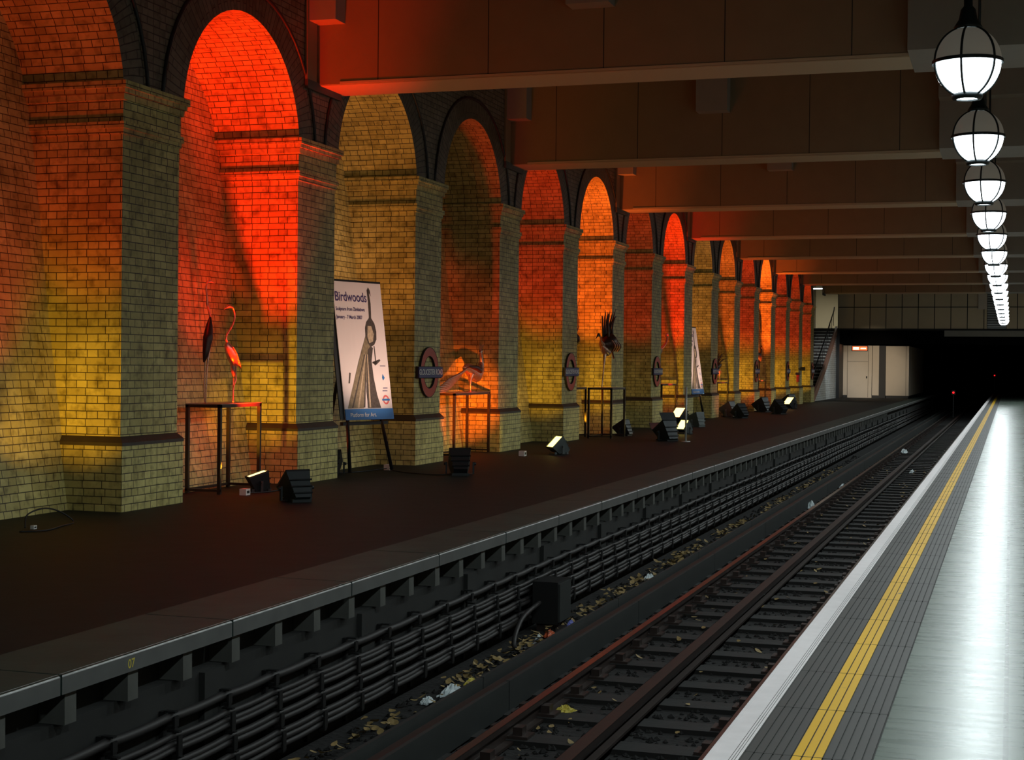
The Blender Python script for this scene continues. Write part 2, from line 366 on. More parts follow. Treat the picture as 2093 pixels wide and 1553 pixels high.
# cable runs
rows = [(-4.625, -.47, .028, 1), (-4.60, -.575, .020, 3), (-4.585, -.72, .022, 2), (-4.57, -.84, .022, 3)]
names = ['topmost single grey cable run on the wall under the far platform', 'second row of sagging cables from the top below the far platform', 'third row of sagging cables from the top below the far platform', 'lowest row of sagging cables, nearest the ballast and leaves']
BOX_Y = 14.1
for ri, (X, Z, r0, nc) in enumerate(rows):
    cr = empty('cable_run', (X, 0, Z)); tag(cr, names[ri], 'cables')
    for j in range(nc):
        pts = []; ph = random.random()*6
        y = 4.0
        while y < 96:
            t = ((y-4.0) % .65)/.65; sag = -.009*4*t*(1-t)
            wob = .008*math.sin(y*.7+ph+j)
            pts.append((.006*j+wob*.5, y, -.036*j+sag+wob)); y += .1625 if y < 45 else .65
        b = MB(); b.tube(pts, r0, 7, 'cable'); b.build('cable', cr)
cb = empty('cable_bracket', (-4.625, 6, 0)); tag(cb, 'iron bracket holding the cable rows under the far platform', 'bracket', 'cable brackets under the far platform')
b = MB(); b.box(-.060, -.030, -.02, .02, -1.05, -.43, 'bracket'); b.build('upright', cb)
hm = MB()
for (X, Z, r0, nc) in rows[:]:
    dx = X+4.625; lo = Z-(nc-1)*.036-r0-.016
    hm.box(-.03, dx+.045, -.02, .02, lo-.012, lo+.004, 'bracket'); hm.box(dx+.035, dx+.048, -.024, .024, lo, Z+r0*.6, 'bracket')
    hm.box(dx-.03, dx+.045, -.018, .018, Z+r0+.008, Z+r0+.018, 'bracket')
hm.build('hook', cb)
index()
for i in range(1, 95): dup(cb, (-4.625, 6+.65*i, 0))
jb = empty('junction_box', (-4.40, 15.05, -.98)); tag(jb, 'grey upright metal box standing among the cables below the far platform', 'box')
b = MB(); b.box(-.13, .13, -.22, .22, 0, .42, 'bracket'); b.build('case', jb)
b = MB(); b.box(.13, .15, -.2, .2, .02, .40, 'board'); b.build('door', jb)
b = MB(); b.box(-.10, .10, -.18, .18, -.08, 0, 'rail'); b.build('stand', jb)
lc = MB(); lc.tube(smooth([(-4.42, 14.7, -.75), (-4.38, 14.0, -.80), (-4.30, 13.5, -.95), (-4.27, 13.7, -1.03), (-4.25, 14.2, -1.02)]), .022, 8, 'cable')
tag(lc.build('loose_cable'), 'dark loose cable drooping from the junction box to the ballast', 'cable')
# ballast stones (uncountable)
def stone_mesh(n, x0, x1, y0, y1, mat, smin, smax, zf):
    b = MB(); mi = b.m(mat)
    for i in range(n):
        x = random.uniform(x0, x1); t = random.random(); y = y0+(y1-y0)*t**1.5; z = zf; s = random.uniform(smin, smax)
        o = [Vector((random.uniform(.6, 1)*d[0], random.uniform(.6, 1)*d[1], random.uniform(.4, .8)*d[2]))*s for d in [(1, 0, 0), (-1, 0, 0), (0, 1, 0), (0, -1, 0), (0, 0, 1), (0, 0, -1)]]
        a = random.random()*6; ca, sa = math.cos(a), math.sin(a)
        k = len(b.v); b.v += [(x+v.x*ca-v.y*sa, y+v.x*sa+v.y*ca, z+v.z) for v in o]
        for fc in [(0, 2, 4), (2, 1, 4), (1, 3, 4), (3, 0, 4), (2, 0, 5), (1, 2, 5), (3, 1, 5), (0, 3, 5)]:
            b.f.append(tuple(k+q for q in fc)); b.uv.append([(0, 0)]*3); b.mi.append(mi); b.sm.append(False)
    return b
tag(stone_mesh(9000, -4.5, XR-.3, 6, 48, 'ballast', .02, .045, -1.055).build('ballast_stones'), 'small dark ballast stones between the rails', 'ballast', kind='stuff')
def leaf_into(b, x, y, z, s, mat):
    a = random.random()*6.3; tl = random.uniform(-.5, .5); cu = random.uniform(.1, .35)
    Rm = Matrix.Rotation(a, 3, 'Z') @ Matrix.Rotation(tl, 3, 'X') @ Matrix.Rotation(random.uniform(-.5, .5), 3, 'Y')
    pr = [(0, -1), (.45, -.6), (.6, -.1), (.4, .5), (0, 1), (-.4, .5), (-.6, -.1), (-.45, -.6)]
    c0 = Vector((x, y, z)); k = len(b.v)
    b.v += [tuple(c0+Rm @ Vector((0, 0, 0))*s)]+[tuple(c0+Rm @ Vector((p[0], p[1], cu*(p[0]**2+p[1]**2)))*s) for p in pr]
    mi = b.m(mat)
    for q in range(8):
        b.f.append((k, k+1+q, k+1+(q+1) % 8)); b.uv.append([(0, 0)]*3); b.mi.append(mi); b.sm.append(False)
b = MB()
for i in range(650):
    t = random.random(); y = 8+34*t
    if random.random() < .55: y = random.choice([10.2, 12.4, 13.4, 14.3, 16.2, 17.6, 18.5, 20.6, 21.5, 24.5, 26, 31])+random.gauss(0, .35)
    leaf_into(b, random.gauss(-4.30, .07), y, -1.03+random.uniform(0, .05), random.uniform(.025, .05), 'leaf')
for i in range(90): leaf_into(b, random.uniform(-3.5, -3.0), random.uniform(8, 40), -1.035, random.uniform(.02, .04), 'leaf')
for i in range(140): leaf_into(b, random.uniform(-3.2, -1.9), random.uniform(8, 45), -1.02, random.uniform(.02, .04), 'leaf')
tag(b.build('leaf_litter'), 'drift of dry brown leaves in the gap beside the conductor rail', 'leaves', kind='stuff')
def litter(name, pts, mat, label, cat, s=1.0):
    """crumpled sheet: a bumpy little mound of paper"""
    b = MB(); n = 9
    x0, y0, z0, lx, ly, h = pts; V = {}
    for i in range(n+1):
        for j in range(n+1):
            u, v = i/n-.5, j/n-.5; e = max(0, 1-(2*abs(u))**2.4)*max(0, 1-(2*abs(v))**2.4)
            V[i, j] = (x0+u*lx*(1+.25*random.uniform(-1, 1)), y0+v*ly*(1+.2*random.uniform(-1, 1)), z0+h*e*random.uniform(.35, 1))
    for i in range(n):
        for j in range(n): b.quad([V[i, j], V[i+1, j], V[i+1, j+1], V[i, j+1]], None, mat)
    for k_ in range(n):
        b.quad([V[k_, 0], V[k_+1, 0], (V[k_+1, 0][0], V[k_+1, 0][1], z0-.015), (V[k_, 0][0], V[k_, 0][1], z0-.015)], None, mat)
    o = b.build(name); tag(o, label, cat); return o
litter('crumpled_paper', (-4.27, 11.75, -1.04, .12, .30, .07), 'paper', 'crumpled white paper lying left of the guard boards', 'litter')
litter('crumpled_paper', (-4.32, 11.35, -1.04, .09, .13, .05), 'paper', 'small torn white scrap just left of the larger crumpled paper', 'litter')
litter('wrapper', (-4.22, 12.08, -1.02, .05, .20, .04), 'yellowpaper', 'yellow wrapper touching the crumpled white paper', 'litter')
litter('crumpled_paper', (-3.20, 11.35, -1.03, .14, .14, .06), 'yellowpaper', 'crumpled tan paper lying between the running and centre rails', 'litter')
litter('wrapper', (-4.27, 14.55, -1.03, .07, .20, .06), 'orangepaper', 'orange-red wrapper among the leaves', 'litter')
litter('crumpled_paper', (-4.29, 14.25, -1.03, .06, .08, .06), 'paper', 'tiny white scrap beside the orange wrapper', 'litter')
litter('wrapper', (-4.22, 15.15, -1.02, .05, .16, .05), 'bluepaper', 'narrow blue and white wrapper among the leaves', 'litter')
litter('crumpled_paper', (-4.26, 18.9, -1.03, .10, .30, .06), 'paper', 'thin white paper lying in the leaves past the junction box', 'litter')
litter('crumpled_paper', (-3.50, 13.6, -1.03, .07, .22, .05), 'paper', 'small pale scrap at the foot of the guard boards', 'litter')
litter('drinks_cup', (-3.56, 29.6, -1.02, .10, .42, .16), 'paper', 'rounded white object lying against the shiny running rail', 'litter')
litter('crumpled_paper', (-3.15, 50.0, -1.0, .20, .9, .12), 'paper', 'large white paper lying far down the track', 'litter')
litter('crumpled_paper', (-2.35, 40.5, -1.0, .10, .5, .07), 'paper', 'flat white scrap beside the centre rail far down the track', 'litter')
litter('crumpled_paper', (-3.52, 35.0, -1.0, .07, .7, .06), 'paper', 'white scrap beside the running rail beyond the rounded white object', 'litter')

# ================================================================== BRICK ARCADE
ORD = ['', 'first', 'second', 'third', 'fourth', 'fifth', 'sixth', 'seventh', 'eighth', 'ninth', 'tenth', 'eleventh', 'twelfth', 'thirteenth', 'fourteenth', 'fifteenth']
XB = -11.4
def pier_parts(root):
    b = MB(); b.box(XB-XP, 0, 0, 1.275, 0, .715, 'brick', skip='zZ'); b.build('plinth', root)
    b = MB(); e = .05
    b.box(XB-XP, .006, -.006, 1.281, .700, .735, 'band', skip='z')
    for (p, q) in [(((.006, -.006), (.006, 1.281)), ((XS-XP+.004, e-.004), (XS-XP+.004, 1.229)))]:
        b.quad([(.006, -.006, .735), (.006, 1.281, .735), (XS-XP, 1.225, .80), (XS-XP, e, .80)], None, 'band')
    b.quad([(XB-XP, -.006, .735), (.006, -.006, .735), (XS-XP, e, .80), (XB-XP, e, .80)], None, 'band')
    b.quad([(.006, 1.281, .735), (XB-XP, 1.281, .735), (XB-XP, 1.225, .80), (XS-XP, 1.225, .80)], None, 'band')
    b.build('plinth_band', root)
    b = MB(); b.box(XB-XP, XS-XP, e, 1.225, .735, 4.5, 'brick', skip='zZ'); b.build('shaft', root)
    b = MB()
    for (z0, z1, p) in [(4.02, 4.08, .02), (4.08, 4.15, .04), (4.15, 4.38, .012), (4.38, 4.45, .04), (4.45, 4.50, .065), (4.50, 4.575, .09)]:
        b.box(XB-XP, XS-XP+p, e-p, 1.225+p, z0, z1, 'brick')
    b.build('cornice', root)
HINTS = {1: 'nearest, at the left end, left of the crane sculptures', 2: 'right of the crane sculptures, behind the banner easel', 3: 'bearing the station name disc beside the peacock',
         4: 'right of the peacock', 5: 'bearing the second station name disc', 6: 'right of the plumed bird', 7: 'bearing the third station name disc',
         8: 'behind the far banner easel', 9: 'left of the spiky bird', 10: 'right of the spiky bird', 11: 'left of the far dark crane', 12: 'right of the far dark crane',
         13: 'third from the staircase', 14: 'second from the staircase', 15: 'last before the staircase'}
root = empty('brick_pier', (XP, py(1), 0)); tag(root, 'glazed brick pier, '+HINTS[1], 'pier', 'brick piers of the arcade'); pier_parts(root)
index()
for k in [0]+list(range(2, NP+1)):
    r_ = dup(root, (XP, py(k), 0)); r_['label'] = ('glazed brick pier, '+HINTS[k]) if k else 'glazed brick pier cut off by the left edge of the view'
# arch wall
b = MB(); RI, RO = 1.515, 1.93
def arcpt(yc, r, a, X): return (X, yc-r*math.cos(a), ZC+r*math.sin(a))
KB = list(range(-1, NP))
for k in KB:
    yc = py(k)+.64+BAY/2; n = 28
    for i in range(n):
        a0, a1 = pi*i/n, pi*(i+1)/n
        # front ring (radial headers)
        b.quad([arcpt(yc, RI, a0, XA), arcpt(yc, RI, a1, XA), arcpt(yc, RO, a1, XA), arcpt(yc, RO, a0, XA)][::-1],
               [(0, a0*1.7), (0, a1*1.7), (RO-RI, a1*1.7), (RO-RI, a0*1.7)][::-1], 'ring')
        # vault surface
        b.quad([arcpt(yc, RI, a0, XA), arcpt(yc, RI, a1, XA), arcpt(yc, RI, a1, XB), arcpt(yc, RI, a0, XB)],
               [(0, a0*RI), (0, a1*RI), (XA-XB, a1*RI), (XA-XB, a0*RI)], 'brick')
    # spandrel
    m_ = 40; ys = [yc-BAY/2+BAY*i/m_ for i in range(m_+1)]
    def zb(y_):
        d = abs(y_-yc); return ZC+math.sqrt(max(0, RO*RO-d*d)) if d < RO else ZC
    for i in range(m_):
        y0, y1 = ys[i], ys[i+1]
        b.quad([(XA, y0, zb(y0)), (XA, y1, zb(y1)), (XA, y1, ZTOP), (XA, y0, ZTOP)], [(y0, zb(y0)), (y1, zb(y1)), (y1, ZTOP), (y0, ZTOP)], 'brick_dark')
wl = b.build('wall_left'); tag(wl, kind='structure', label='brick arcade wall with round arches over the far platform')
for k in KB[1:]:
    yc = py(k)+.64+BAY/2
    b = MB(); b.tube([arcpt(yc, 1.985-.12*math.sin(pi*i/24)**4, pi*(.02+.96*i/24), XA+.004) for i in range(25)], .028, 6, 'black'); b.build('arch_groove', wl)
b = MB(); prof = [(-.2, -9.60), (0, -9.62), (.72, -9.72), (2, -9.90), (3.2, -10.03), (4.0, -10.13), (4.6, -10.21), (6.5, -10.42)]
for (z0, x0), (z1, x1) in zip(prof[:-1], prof[1:]):
    b.quad([(x0, YA, z0), (x0, 75, z0), (x1, 75, z1), (x1, YA, z1)], [(YA, z0), (75, z0), (75, z1), (YA, z1)], 'brick')
tag(b.build('wall_left_rear'), kind='structure', label='leaning brick wall at the back of the arches')

# ================================================================== CEILING
b = MB(); b.box(-12, 3.6, YA, YB, ZTOP, ZTOP+.3, 'ceil'); tag(b.build('ceiling'), kind='structure')
BZ = 5.36
bh = ['nearest the camera, lit orange at its left end', 'second from the camera', 'third from the camera', 'fourth from the camera', 'fifth from the camera', 'sixth from the camera', 'seventh from the camera', 'farthest, just before the panelled wall']
bm = empty('ceiling_beam', (0, 19.15, BZ)); tag(bm, 'deep brown clad ceiling beam, '+bh[0], 'beam', 'ceiling beams spanning the hall')
T = ZTOP-BZ
b = MB(); b.box(XA+.003, XR-.03, .0, .86, 0, T-.002, 'beam')
b.build('cladding', bm)
b = MB(); b.box(XA+.35, XR-.03, -.012, 0, .0, .03, 'beam_bead'); b.box(XA+.003, XR-.03, .03, .83, -.012, 0, 'beam_bead'); b.build('soffit_bead', bm)
b = MB()
for i in range(5):
    x = XA+.9+1.55*i; b.box(x-.006, x+.006, -.002, .0, .035, T-.01, 'joint')
b.build('panel_joint', bm)
b = MB(); b.box(XR-.03, 3.55, -.33, 1.12, 0, T-.002, 'haunch'); b.box(XR-.03, 3.55, -.75, -.33, .80, T-.002, 'haunch'); b.build('haunch', bm)
for xx in (-9.12, -5.40):
    b = MB(); x_a = max(XA+.02, xx); b.box(x_a, xx+.56, -.32, -.003, .80, T-.002, 'haunch'); b.build('bracket_block', bm)
b = MB(); b.box(XA+.004, XA+.05, -.36, .72, -.10, .02, 'corbel'); b.box(XA+.004, XA+.04, -.36, -.07, .02, T-.01, 'beam'); b.build('bearing_pad', bm)
index()
for k in range(1, 8):
    r_ = dup(bm, (0, 19.15+8.49*k, BZ)); r_['label'] = 'deep brown clad ceiling beam, '+bh[k]

# ================================================================== LAMPS
lp = empty('globe_lamp', (-.368, 13.27, 3.82)); lab = 'hanging iron-ribbed globe lamp, '
tag(lp, lab+'nearest and largest of the row', 'lamp', 'globe lamps hanging in a row')
Rg, zc = .270, .305
b = MB(); b.lathe([(Rg*math.cos(a), zc+(Rg*1.06)*math.sin(a)) for a in [math.radians(v) for v in range(0, 76, 7)]], 32, 'dome'); b.build('upper_dome', lp)
b = MB(); b.lathe([(.10, .035)]+[(Rg*.985*math.cos(a), zc+(Rg*1.06)*math.sin(a)) for a in [math.radians(v) for v in range(-68, 1, 6)]], 32, 'glass_on'); b.build('glass_bowl', lp)
b = MB(); b.lathe([(.085, 0), (.115, .0), (.125, .018), (.12, .045), (.098, .05), (.085, .02), (.085, 0)], 32, 'iron'); b.build('bottom_ring', lp)
b = MB(); b.lathe([(0, .012), (.088, .012)], 24, 'glass_on'); b.build('bottom_lens', lp)
b = MB(); b.lathe([(Rg-.004, zc-.014), (Rg+.014, zc-.014), (Rg+.014, zc+.014), (Rg-.004, zc+.014)], 32, 'iron', smooth=False); b.build('band', lp)
for i in range(6):
    a = 2*pi*(i+.35)/6; b = MB()
    b.tube([(math.cos(a)*(Rg+.004)*math.cos(t), math.sin(a)*(Rg+.004)*math.cos(t), zc+(Rg*1.06+.004)*math.sin(t)) for t in [math.radians(v) for v in range(-68, 77, 8)]], .0105, 6, 'iron'); b.build('rib', lp)
b = MB(); b.lathe([(.10, zc+.272), (.115, zc+.285), (.10, zc+.31), (.075, zc+.35), (.06, zc+.43), (.035, zc+.46), (.035, zc+.52), (.0, zc+.53)], 24, 'iron'); b.build('cap', lp)
b = MB(); b.tube([(0, 0, zc+.50), (0, 0, ZTOP-3.82)], .016, 8, 'iron'); b.lathe([(.0, ZTOP-3.82-.06), (.06, ZTOP-3.82-.05), (.07, ZTOP-3.82)], 16, 'iron'); b.build('hanging_rod', lp)
index()
def lamp_light(y): spot('globe_lamp_light', (-.368, y, 3.80), (-.368, y, 0), LAMP_W, (.88, 1.0, 1.0), 172, .35, .10)
lw = ['', 'second', 'third', 'fourth', 'fifth', 'sixth', 'seventh', 'eighth', 'ninth', 'tenth', 'eleventh', 'twelfth', 'thirteenth', 'fourteenth', 'fifteenth', 'sixteenth', 'seventeenth']
lamp_light(13.27)
for k in list(range(1, 17))+[-1, -2, -3]:
    r_ = dup(lp, (-.368, 13.27+BAY*k, 3.82)); lamp_light(13.27+BAY*k)
    if k > 0:
        r_['label'] = lab+lw[k]+' of the row, counting from the largest'
    else: r_['label'] = lab+['', 'hanging just in front of the largest, above the view', 'hanging above the camera', 'hanging behind the camera'][-k]

# ================================================================== RIGHT WALL (behind the edge of the view)
b = MB(); b.box(3.4, 3.6, YA, YB, 0, ZTOP, 'cream'); tag(b.build('wall_right'), kind='structure')

# ================================================================== STATION ROUNDELS
def ring(b, r0, r1, z0, z1, mat, n=48):
    for i in range(n):
        a, c = 2*pi*i/n, 2*pi*(i+1)/n; P = lambda r, t, z: (r*math.cos(t), r*math.sin(t), z)
        b.quad([P(r0, a, z1), P(r1, a, z1), P(r1, c, z1), P(r0, c, z1)], None, mat)
        b.quad([P(r1, a, z0), P(r1, c, z0), P(r1, c, z1), P(r1, a, z1)], None, mat)
        b.quad([P(r0, c, z0), P(r0, a, z0), P(r0, a, z1), P(r0, c, z1)], None, mat)
def rmat(k): return wallframe(XS+.012, py(k)+.64+.0, 1.475)
rd = empty('station_roundel', mat=rmat(3)); tag(rd, 'red ring and blue name bar sign on the pier left of the peacock', 'sign', 'station name roundels on the piers')
b = MB(); ring(b, .265, .40, 0, .028, 'red'); ring(b, .258, .265, 0, .03, 'joint'); ring(b, .40, .408, 0, .03, 'joint'); b.build('red_ring', rd)
b = MB(); b.box(-.53, .53, -.085, .085, .03, .055, 'blue'); b.build('blue_bar', rd)
b = MB(); b.box(-.54, .54, -.096, .096, .0, .031, 'joint'); b.build('back_plate', rd)
text('name_lettering', 'GLOUCESTER ROAD', .125, 'white', rd, 0, 0, .056, .001, .92, 'CENTER')
index()
for k, h in [(5, 'second nearest, on the pier left of the plumed bird'), (7, 'third nearest, on the pier beyond the plumed bird'), (9, 'fourth nearest, on the pier right of the far banner'), (11, 'fifth nearest'), (13, 'sixth nearest'), (15, 'farthest, on the last pier before the staircase')]:
    r_ = dup(rd); r_.matrix_world = rmat(k); r_['label'] = 'red and blue name disc, '+h

# ================================================================== BANNER EASELS
def easel(X, Y, rot, lean_, lab1, lab2):
    Mx = wallframe(X, Y, 0, rot, 0)
    e = empty('easel', mat=Mx); tag(e, lab1, 'easel')
    def leg(a, c):
        b = MB(); b.tube([a, c], .034, 4, 'black'); b.build('leg', e)
    leg((-.48, 0.02, .02), (-.20, 2.35, -.40)); leg((.46, 0.02, .02), (.16, 2.35, -.40)); leg((-.40, .02, -.60), (-.08, 2.2, -.42))
    b = MB(); b.box(-.50, .50, .70, .75, -.16, -.10, 'black'); b.build('crossbar', e)
    b = MB(); b.box(-.62, .50, .80, 2.84, -.022, -.006, 'black', T=Matrix.Translation((0, 0, 0)) @ Matrix.Rotation(0, 4, 'X')); bb = b.build('back_board', e)
    bb.rotation_euler = (-lean_, 0, 0); bb.location = (0, .0, .08)
    bn = empty('banner', mat=Mx @ Matrix.Translation((0, .80, -.02)) @ Matrix.Rotation(-lean_, 4, 'X')); tag(bn, lab2, 'banner')
    W2, H2 = .535, 2.03; b = MB(); n = 10
    for i in range(n):
        x0, x1 = -W2+2*W2*i/n, -W2+2*W2*(i+1)/n; z0, z1 = .012*math.sin(i*1.1), .012*math.sin((i+1)*1.1)
        b.quad([(x0, .14, z0*.2), (x1, .14, z1*.2), (x1, H2, 0), (x0, H2, 0)], None, 'banner')
    b.box(-W2, W2, H2, H2+.03, -.012, .006, 'black'); b.box(-W2, W2, 0, H2, -.006, -.014, 'banner'); b.build('sheet', bn)
    b = MB(); b.box(-W2, W2, -.02, .14, -.006, .008, 'bblue'); b.build('blue_strip', bn)
    text('strip_lettering', 'Platform for Art.', .085, 'white', bn, -W2+.10, .05, .010, .0006)
    text('title_lettering', 'Birdwoods', .20, 'ink', bn, -W2+.02, 1.80, .003, .0006, .80)
    text('subtitle_lettering', 'Sculpture from Zimbabwe', .075, 'ink', bn, -W2+.02, 1.62, .003, .0006, .80)
    text('date_lettering', 'January - 7 March 2007', .075, 'ink', bn, -W2+.02, 1.50, .003, .0006, .80)
    # printed peacock: flat print
    b = MB(); z = .003
    def pl(pts, mat, zz): b.quad([(x, y, z+zz) for x, y in pts], None, mat)
    pl([(.20, 1.50), (.25, 1.50), (.27, 1.72), (.255, 1.88), (.29, 1.83), (.28, 1.92), (.25, 1.965), (.21, 1.92), (.215, 1.75)], 'print1', 0)
    pl([(.20, 1.50), (.25, 1.50), (.31, 1.42), (.335, 1.30), (.32, 1.18), (.26, 1.10), (.17, 1.06), (.12, 1.12), (.08, 1.22), (.09, 1.35), (.13, 1.44)], 'print1', .0004)
    pl([(.15, 1.38), (.23, 1.38), (.27, 1.26), (.24, 1.15), (.15, 1.12), (.12, 1.22)], 'print3', .0008)
    pl([(.08, 1.22), (.17, 1.05), (.13, .9), (.02, .60), (-.06, .40), (-.12, .15), (-.47, .15), (-.40, .30), (-.30, .50), (-.15, .80), (.0, 1.08)], 'print2', .0002)
    pl([(.17, 1.08), (.22, 1.05), (.16, .85), (.17, .60), (.21, .35), (.27, .15), (-.02, .15), (-.02, .40), (.05, .80), (.10, 1.02)], 'print1', .0003)
    for q in range(5):
        x0 = -.38+.13*q; xt = .0+.02*q; b.quad([(x0, .16, z+.0009), (x0+.035, .16, z+.0009), (xt+.03, .95, z+.0009), (xt+.01, .95, z+.0009)], None, ['print1', 'print3'][q % 2])
    pl([(.24, 1.08), (.26, 1.08), (.265, .80), (.36, .86), (.35, .88), (.27, .84), (.235, .78), (.18, .84), (.17, .82), (.24, .80)], 'print1', .0005)
    pl([(-.40, .52), (-.36, .68), (-.33, .67), (-.37, .52)], 'print1', .0006)
    b.build('printed_bird', bn)
    b = MB()
    for y0, mt in [(.80, 'bblue')]:
        pl([(.36, .60), (.38, .56), (.42, .60), (.38, .66)], 'bblue', .001)
    b.box(.34, .46, .775, .783, z, z+.001, 'ink'); b.box(.36, .46, .44, .452, z, z+.001, 'ink'); b.box(.34, .45, .40, .41, z, z+.001, 'ink'); b.build('small_print', bn)
    lg = MB()
    ring(lg, .045, .07, 0, .001, 'bred', 24); lg.box(-.085, .085, -.014, .014, .001, .002, 'bblue'); o = lg.build('logo', bn); o.location = (.40, .27, .003)
    return e, bn
easel(-8.97, 21.12, math.radians(18), .145, 'black three-legged easel between the second and third piers', 'tall white bird exhibition banner with blue foot strip, nearest the camera')
easel(-9.05, 46.75, math.radians(9), .145, 'black easel seen nearly edge-on far down the platform', 'white exhibition banner seen nearly edge-on far down the platform')

# ================================================================== TABLES
def table(x0, x1, y0, y1, h, label):
    t = empty('display_table', ((x0+x1)/2, (y0+y1)/2, 0)); tag(t, label, 'table', 'steel display tables in the arches')
    a, c = (x1-x0)/2, (y1-y0)/2; s = .042
    b = MB(); b.box(-a, a, -c, c, h-.012, h, 'plate'); b.build('top_plate', t)
    b = MB(); b.box(-a, a, -c, -c+s, h-.05, h-.012, 'steel'); b.box(-a, a, c-s, c, h-.05, h-.012, 'steel'); b.box(-a, -a+s, -c, c, h-.05, h-.012, 'steel'); b.box(a-s, a, -c, c, h-.05, h-.012, 'steel'); b.build('top_frame', t)
    b = MB(); b.box(-a, a, -c, -c+s*.7, .03, .06, 'steel'); b.box(-a, a, c-s*.7, c, .03, .06, 'steel'); b.box(-a, -a+s*.7, -c, c, .03, .06, 'steel'); b.build('bottom_rail', t)
    for sx in (-1, 1):
        for sy in (-1, 1):
            b = MB(); b.box(-s/2, s/2, -s/2, s/2, 0, h-.05, 'steel'); b.build('leg', t, (sx*(a-s/2), sy*(c-s/2), 0))
    return t
table(-9.58, -9.10, 16.78, 17.86, 1.10, 'black steel table carrying the two cranes')
table(-9.56, -9.10, 25.1, 27.0, 1.12, 'black steel table carrying the peacock')
table(-8.93, -8.37, 33.25, 34.5, 1.13, 'black steel table carrying the plumed bird')
table(-9.6, -9.15, 42.0, 43.9, 1.13, 'black steel table under the curve-necked bird, third arch beyond the peacock'.replace('third', 'fourth'))
table(-9.6, -9.15, 50.5, 52.5, 1.12, 'black steel table carrying the small spiky bird')
table(-9.6, -9.15, 59.2, 61.0, 1.13, 'black steel table below the far dark crane')

table(-9.6, -9.15, 32.85, 34.0, 1.13, 'black steel table just behind the plumed bird table, holding the hidden bird')
# ================================================================== BIRDS (modelled in wall frame: x = along Y, y = up)
def bird(name, X, Y, Z, label, cat='sculpture'):
    return tag(empty(name, mat=wallframe(X, Y, Z)), label, cat)
def limb(root, nm, pts, rs, mat='bird', n=8, flat=1.0, k=6):
    P = smooth(pts, k); b = MB(); b.tube(P, lerp_r(rs, len(P)), n, mat, flat); return b.build(nm, root)
# crane 1
r = bird('crane_sculpture', -9.36, 16.86, 1.10, 'tall thin metal crane with raised neck, left of the two')
limb(r, 'body', [(.12, 1.06, 0), (.10, .95, 0), (.05, .80, .01), (.0, .62, .01), (-.03, .50, 0)], [.01, .05, .075, .05, .01], 'birddark', 10, .8)
limb(r, 'neck', [(.12, 1.06, 0), (.08, 1.15, 0), (.04, 1.21, 0), (.03, 1.32, 0), (.01, 1.40, 0), (.03, 1.46, 0), (.06, 1.49, 0)], [.014, .016, .014, .010, .009, .009, .014], 'bird')
limb(r, 'head', [(.05, 1.485, 0), (.09, 1.495, 0), (.14, 1.49, 0), (.22, 1.475, 0)], [.012, .022, .010, .003], 'bird')
limb(r, 'leg', [(.06, .68, .03), (.0, .45, .03), (-.02, .22, .03), (-.03, .0, .03)], [.014, .008, .010, .007], 'bird')
limb(r, 'leg', [(.07, .68, -.03), (.05, .45, -.03), (.04, .2, -.03), (.05, .0, -.03)], [.014, .008, .010, .007], 'bird')
# crane 2
r = bird('crane_sculpture', -9.33, 17.48, 1.10, 'shorter metal crane with S-curved neck and ribbed red-lit body')
limb(r, 'body', [(-.13, .76, 0), (-.10, .70, 0), (-.02, .60, .01), (.07, .50, .01), (.13, .43, 0)], [.012, .055, .085, .07, .012], 'bird', 10, .8)
for q in range(5):
    limb(r, 'wing_feather', [(-.08+.03*q, .70-.03*q, .06), (.0+.02*q, .60-.03*q, .075), (.08+.02*q, .46-.012*q, .05)], [.006, .010, .004], 'bird', 6)
limb(r, 'neck', [(-.12, .75, 0), (-.15, .80, 0), (-.12, .86, 0), (-.02, .94, 0), (.06, 1.04, 0), (.07, 1.12, 0), (.02, 1.19, 0), (-.08, 1.20, 0)], [.02, .012, .010, .010, .010, .010, .010, .016])
limb(r, 'head', [(-.05, 1.20, 0), (-.10, 1.205, 0), (-.14, 1.19, 0), (-.21, 1.16, 0)], [.014, .024, .012, .003])
limb(r, 'tail', [(.02, .50, 0), (.04, .40, 0), (.06, .30, 0)], [.03, .03, .006])
limb(r, 'leg', [(.04, .50, .03), (.06, .30, .03), (.0, .18, .03), (.0, 0, .03)], [.016, .01, .008, .007])
limb(r, 'leg', [(.06, .48, -.02), (.09, .30, -.02), (.08, .18, -.02), (.07, 0, -.02)], [.016, .01, .008, .007])
# peacock
r = bird('peacock_sculpture', -9.22, 26.15, 1.12, 'shiny metal peacock with long sloping tail')
limb(r, 'body', [(-.28, .42, 0), (-.1, .42, 0), (.15, .36, 0), (.42, .30, 0), (.60, .38, 0), (.66, .52, 0)], [.03, .09, .13, .13, .09, .05], 'bird', 12, .8)
limb(r, 'neck', [(.58, .34, 0), (.665, .46, 0), (.66, .58, 0), (.62, .70, 0)], [.07, .055, .038, .032])
limb(r, 'head', [(.60, .69, 0), (.63, .735, 0), (.68, .72, 0), (.77, .69, 0)], [.03, .040, .022, .004])
for q in range(4): limb(r, 'crest_feather', [(.60, .75, 0), (.57+.02*q, .80, .01*q), (.55+.035*q, .85, .015*q)], [.004, .004, .009], 'bird', 5, 1, 3)
for q in range(8):
    o_ = (q-3.5)*.012; d_ = (q-3.5)*.030
    limb(r, 'tail_feather', [(-.10, .43+d_*.2, o_), (-.55, .27+d_*.6, o_), (-1.05, .12+d_*1.1+.02, o_*1.5), (-1.55+.03*q, .06+d_*1.0+.06, o_*2)], [.02, .026, .026, .012], 'bird', 6, .7)
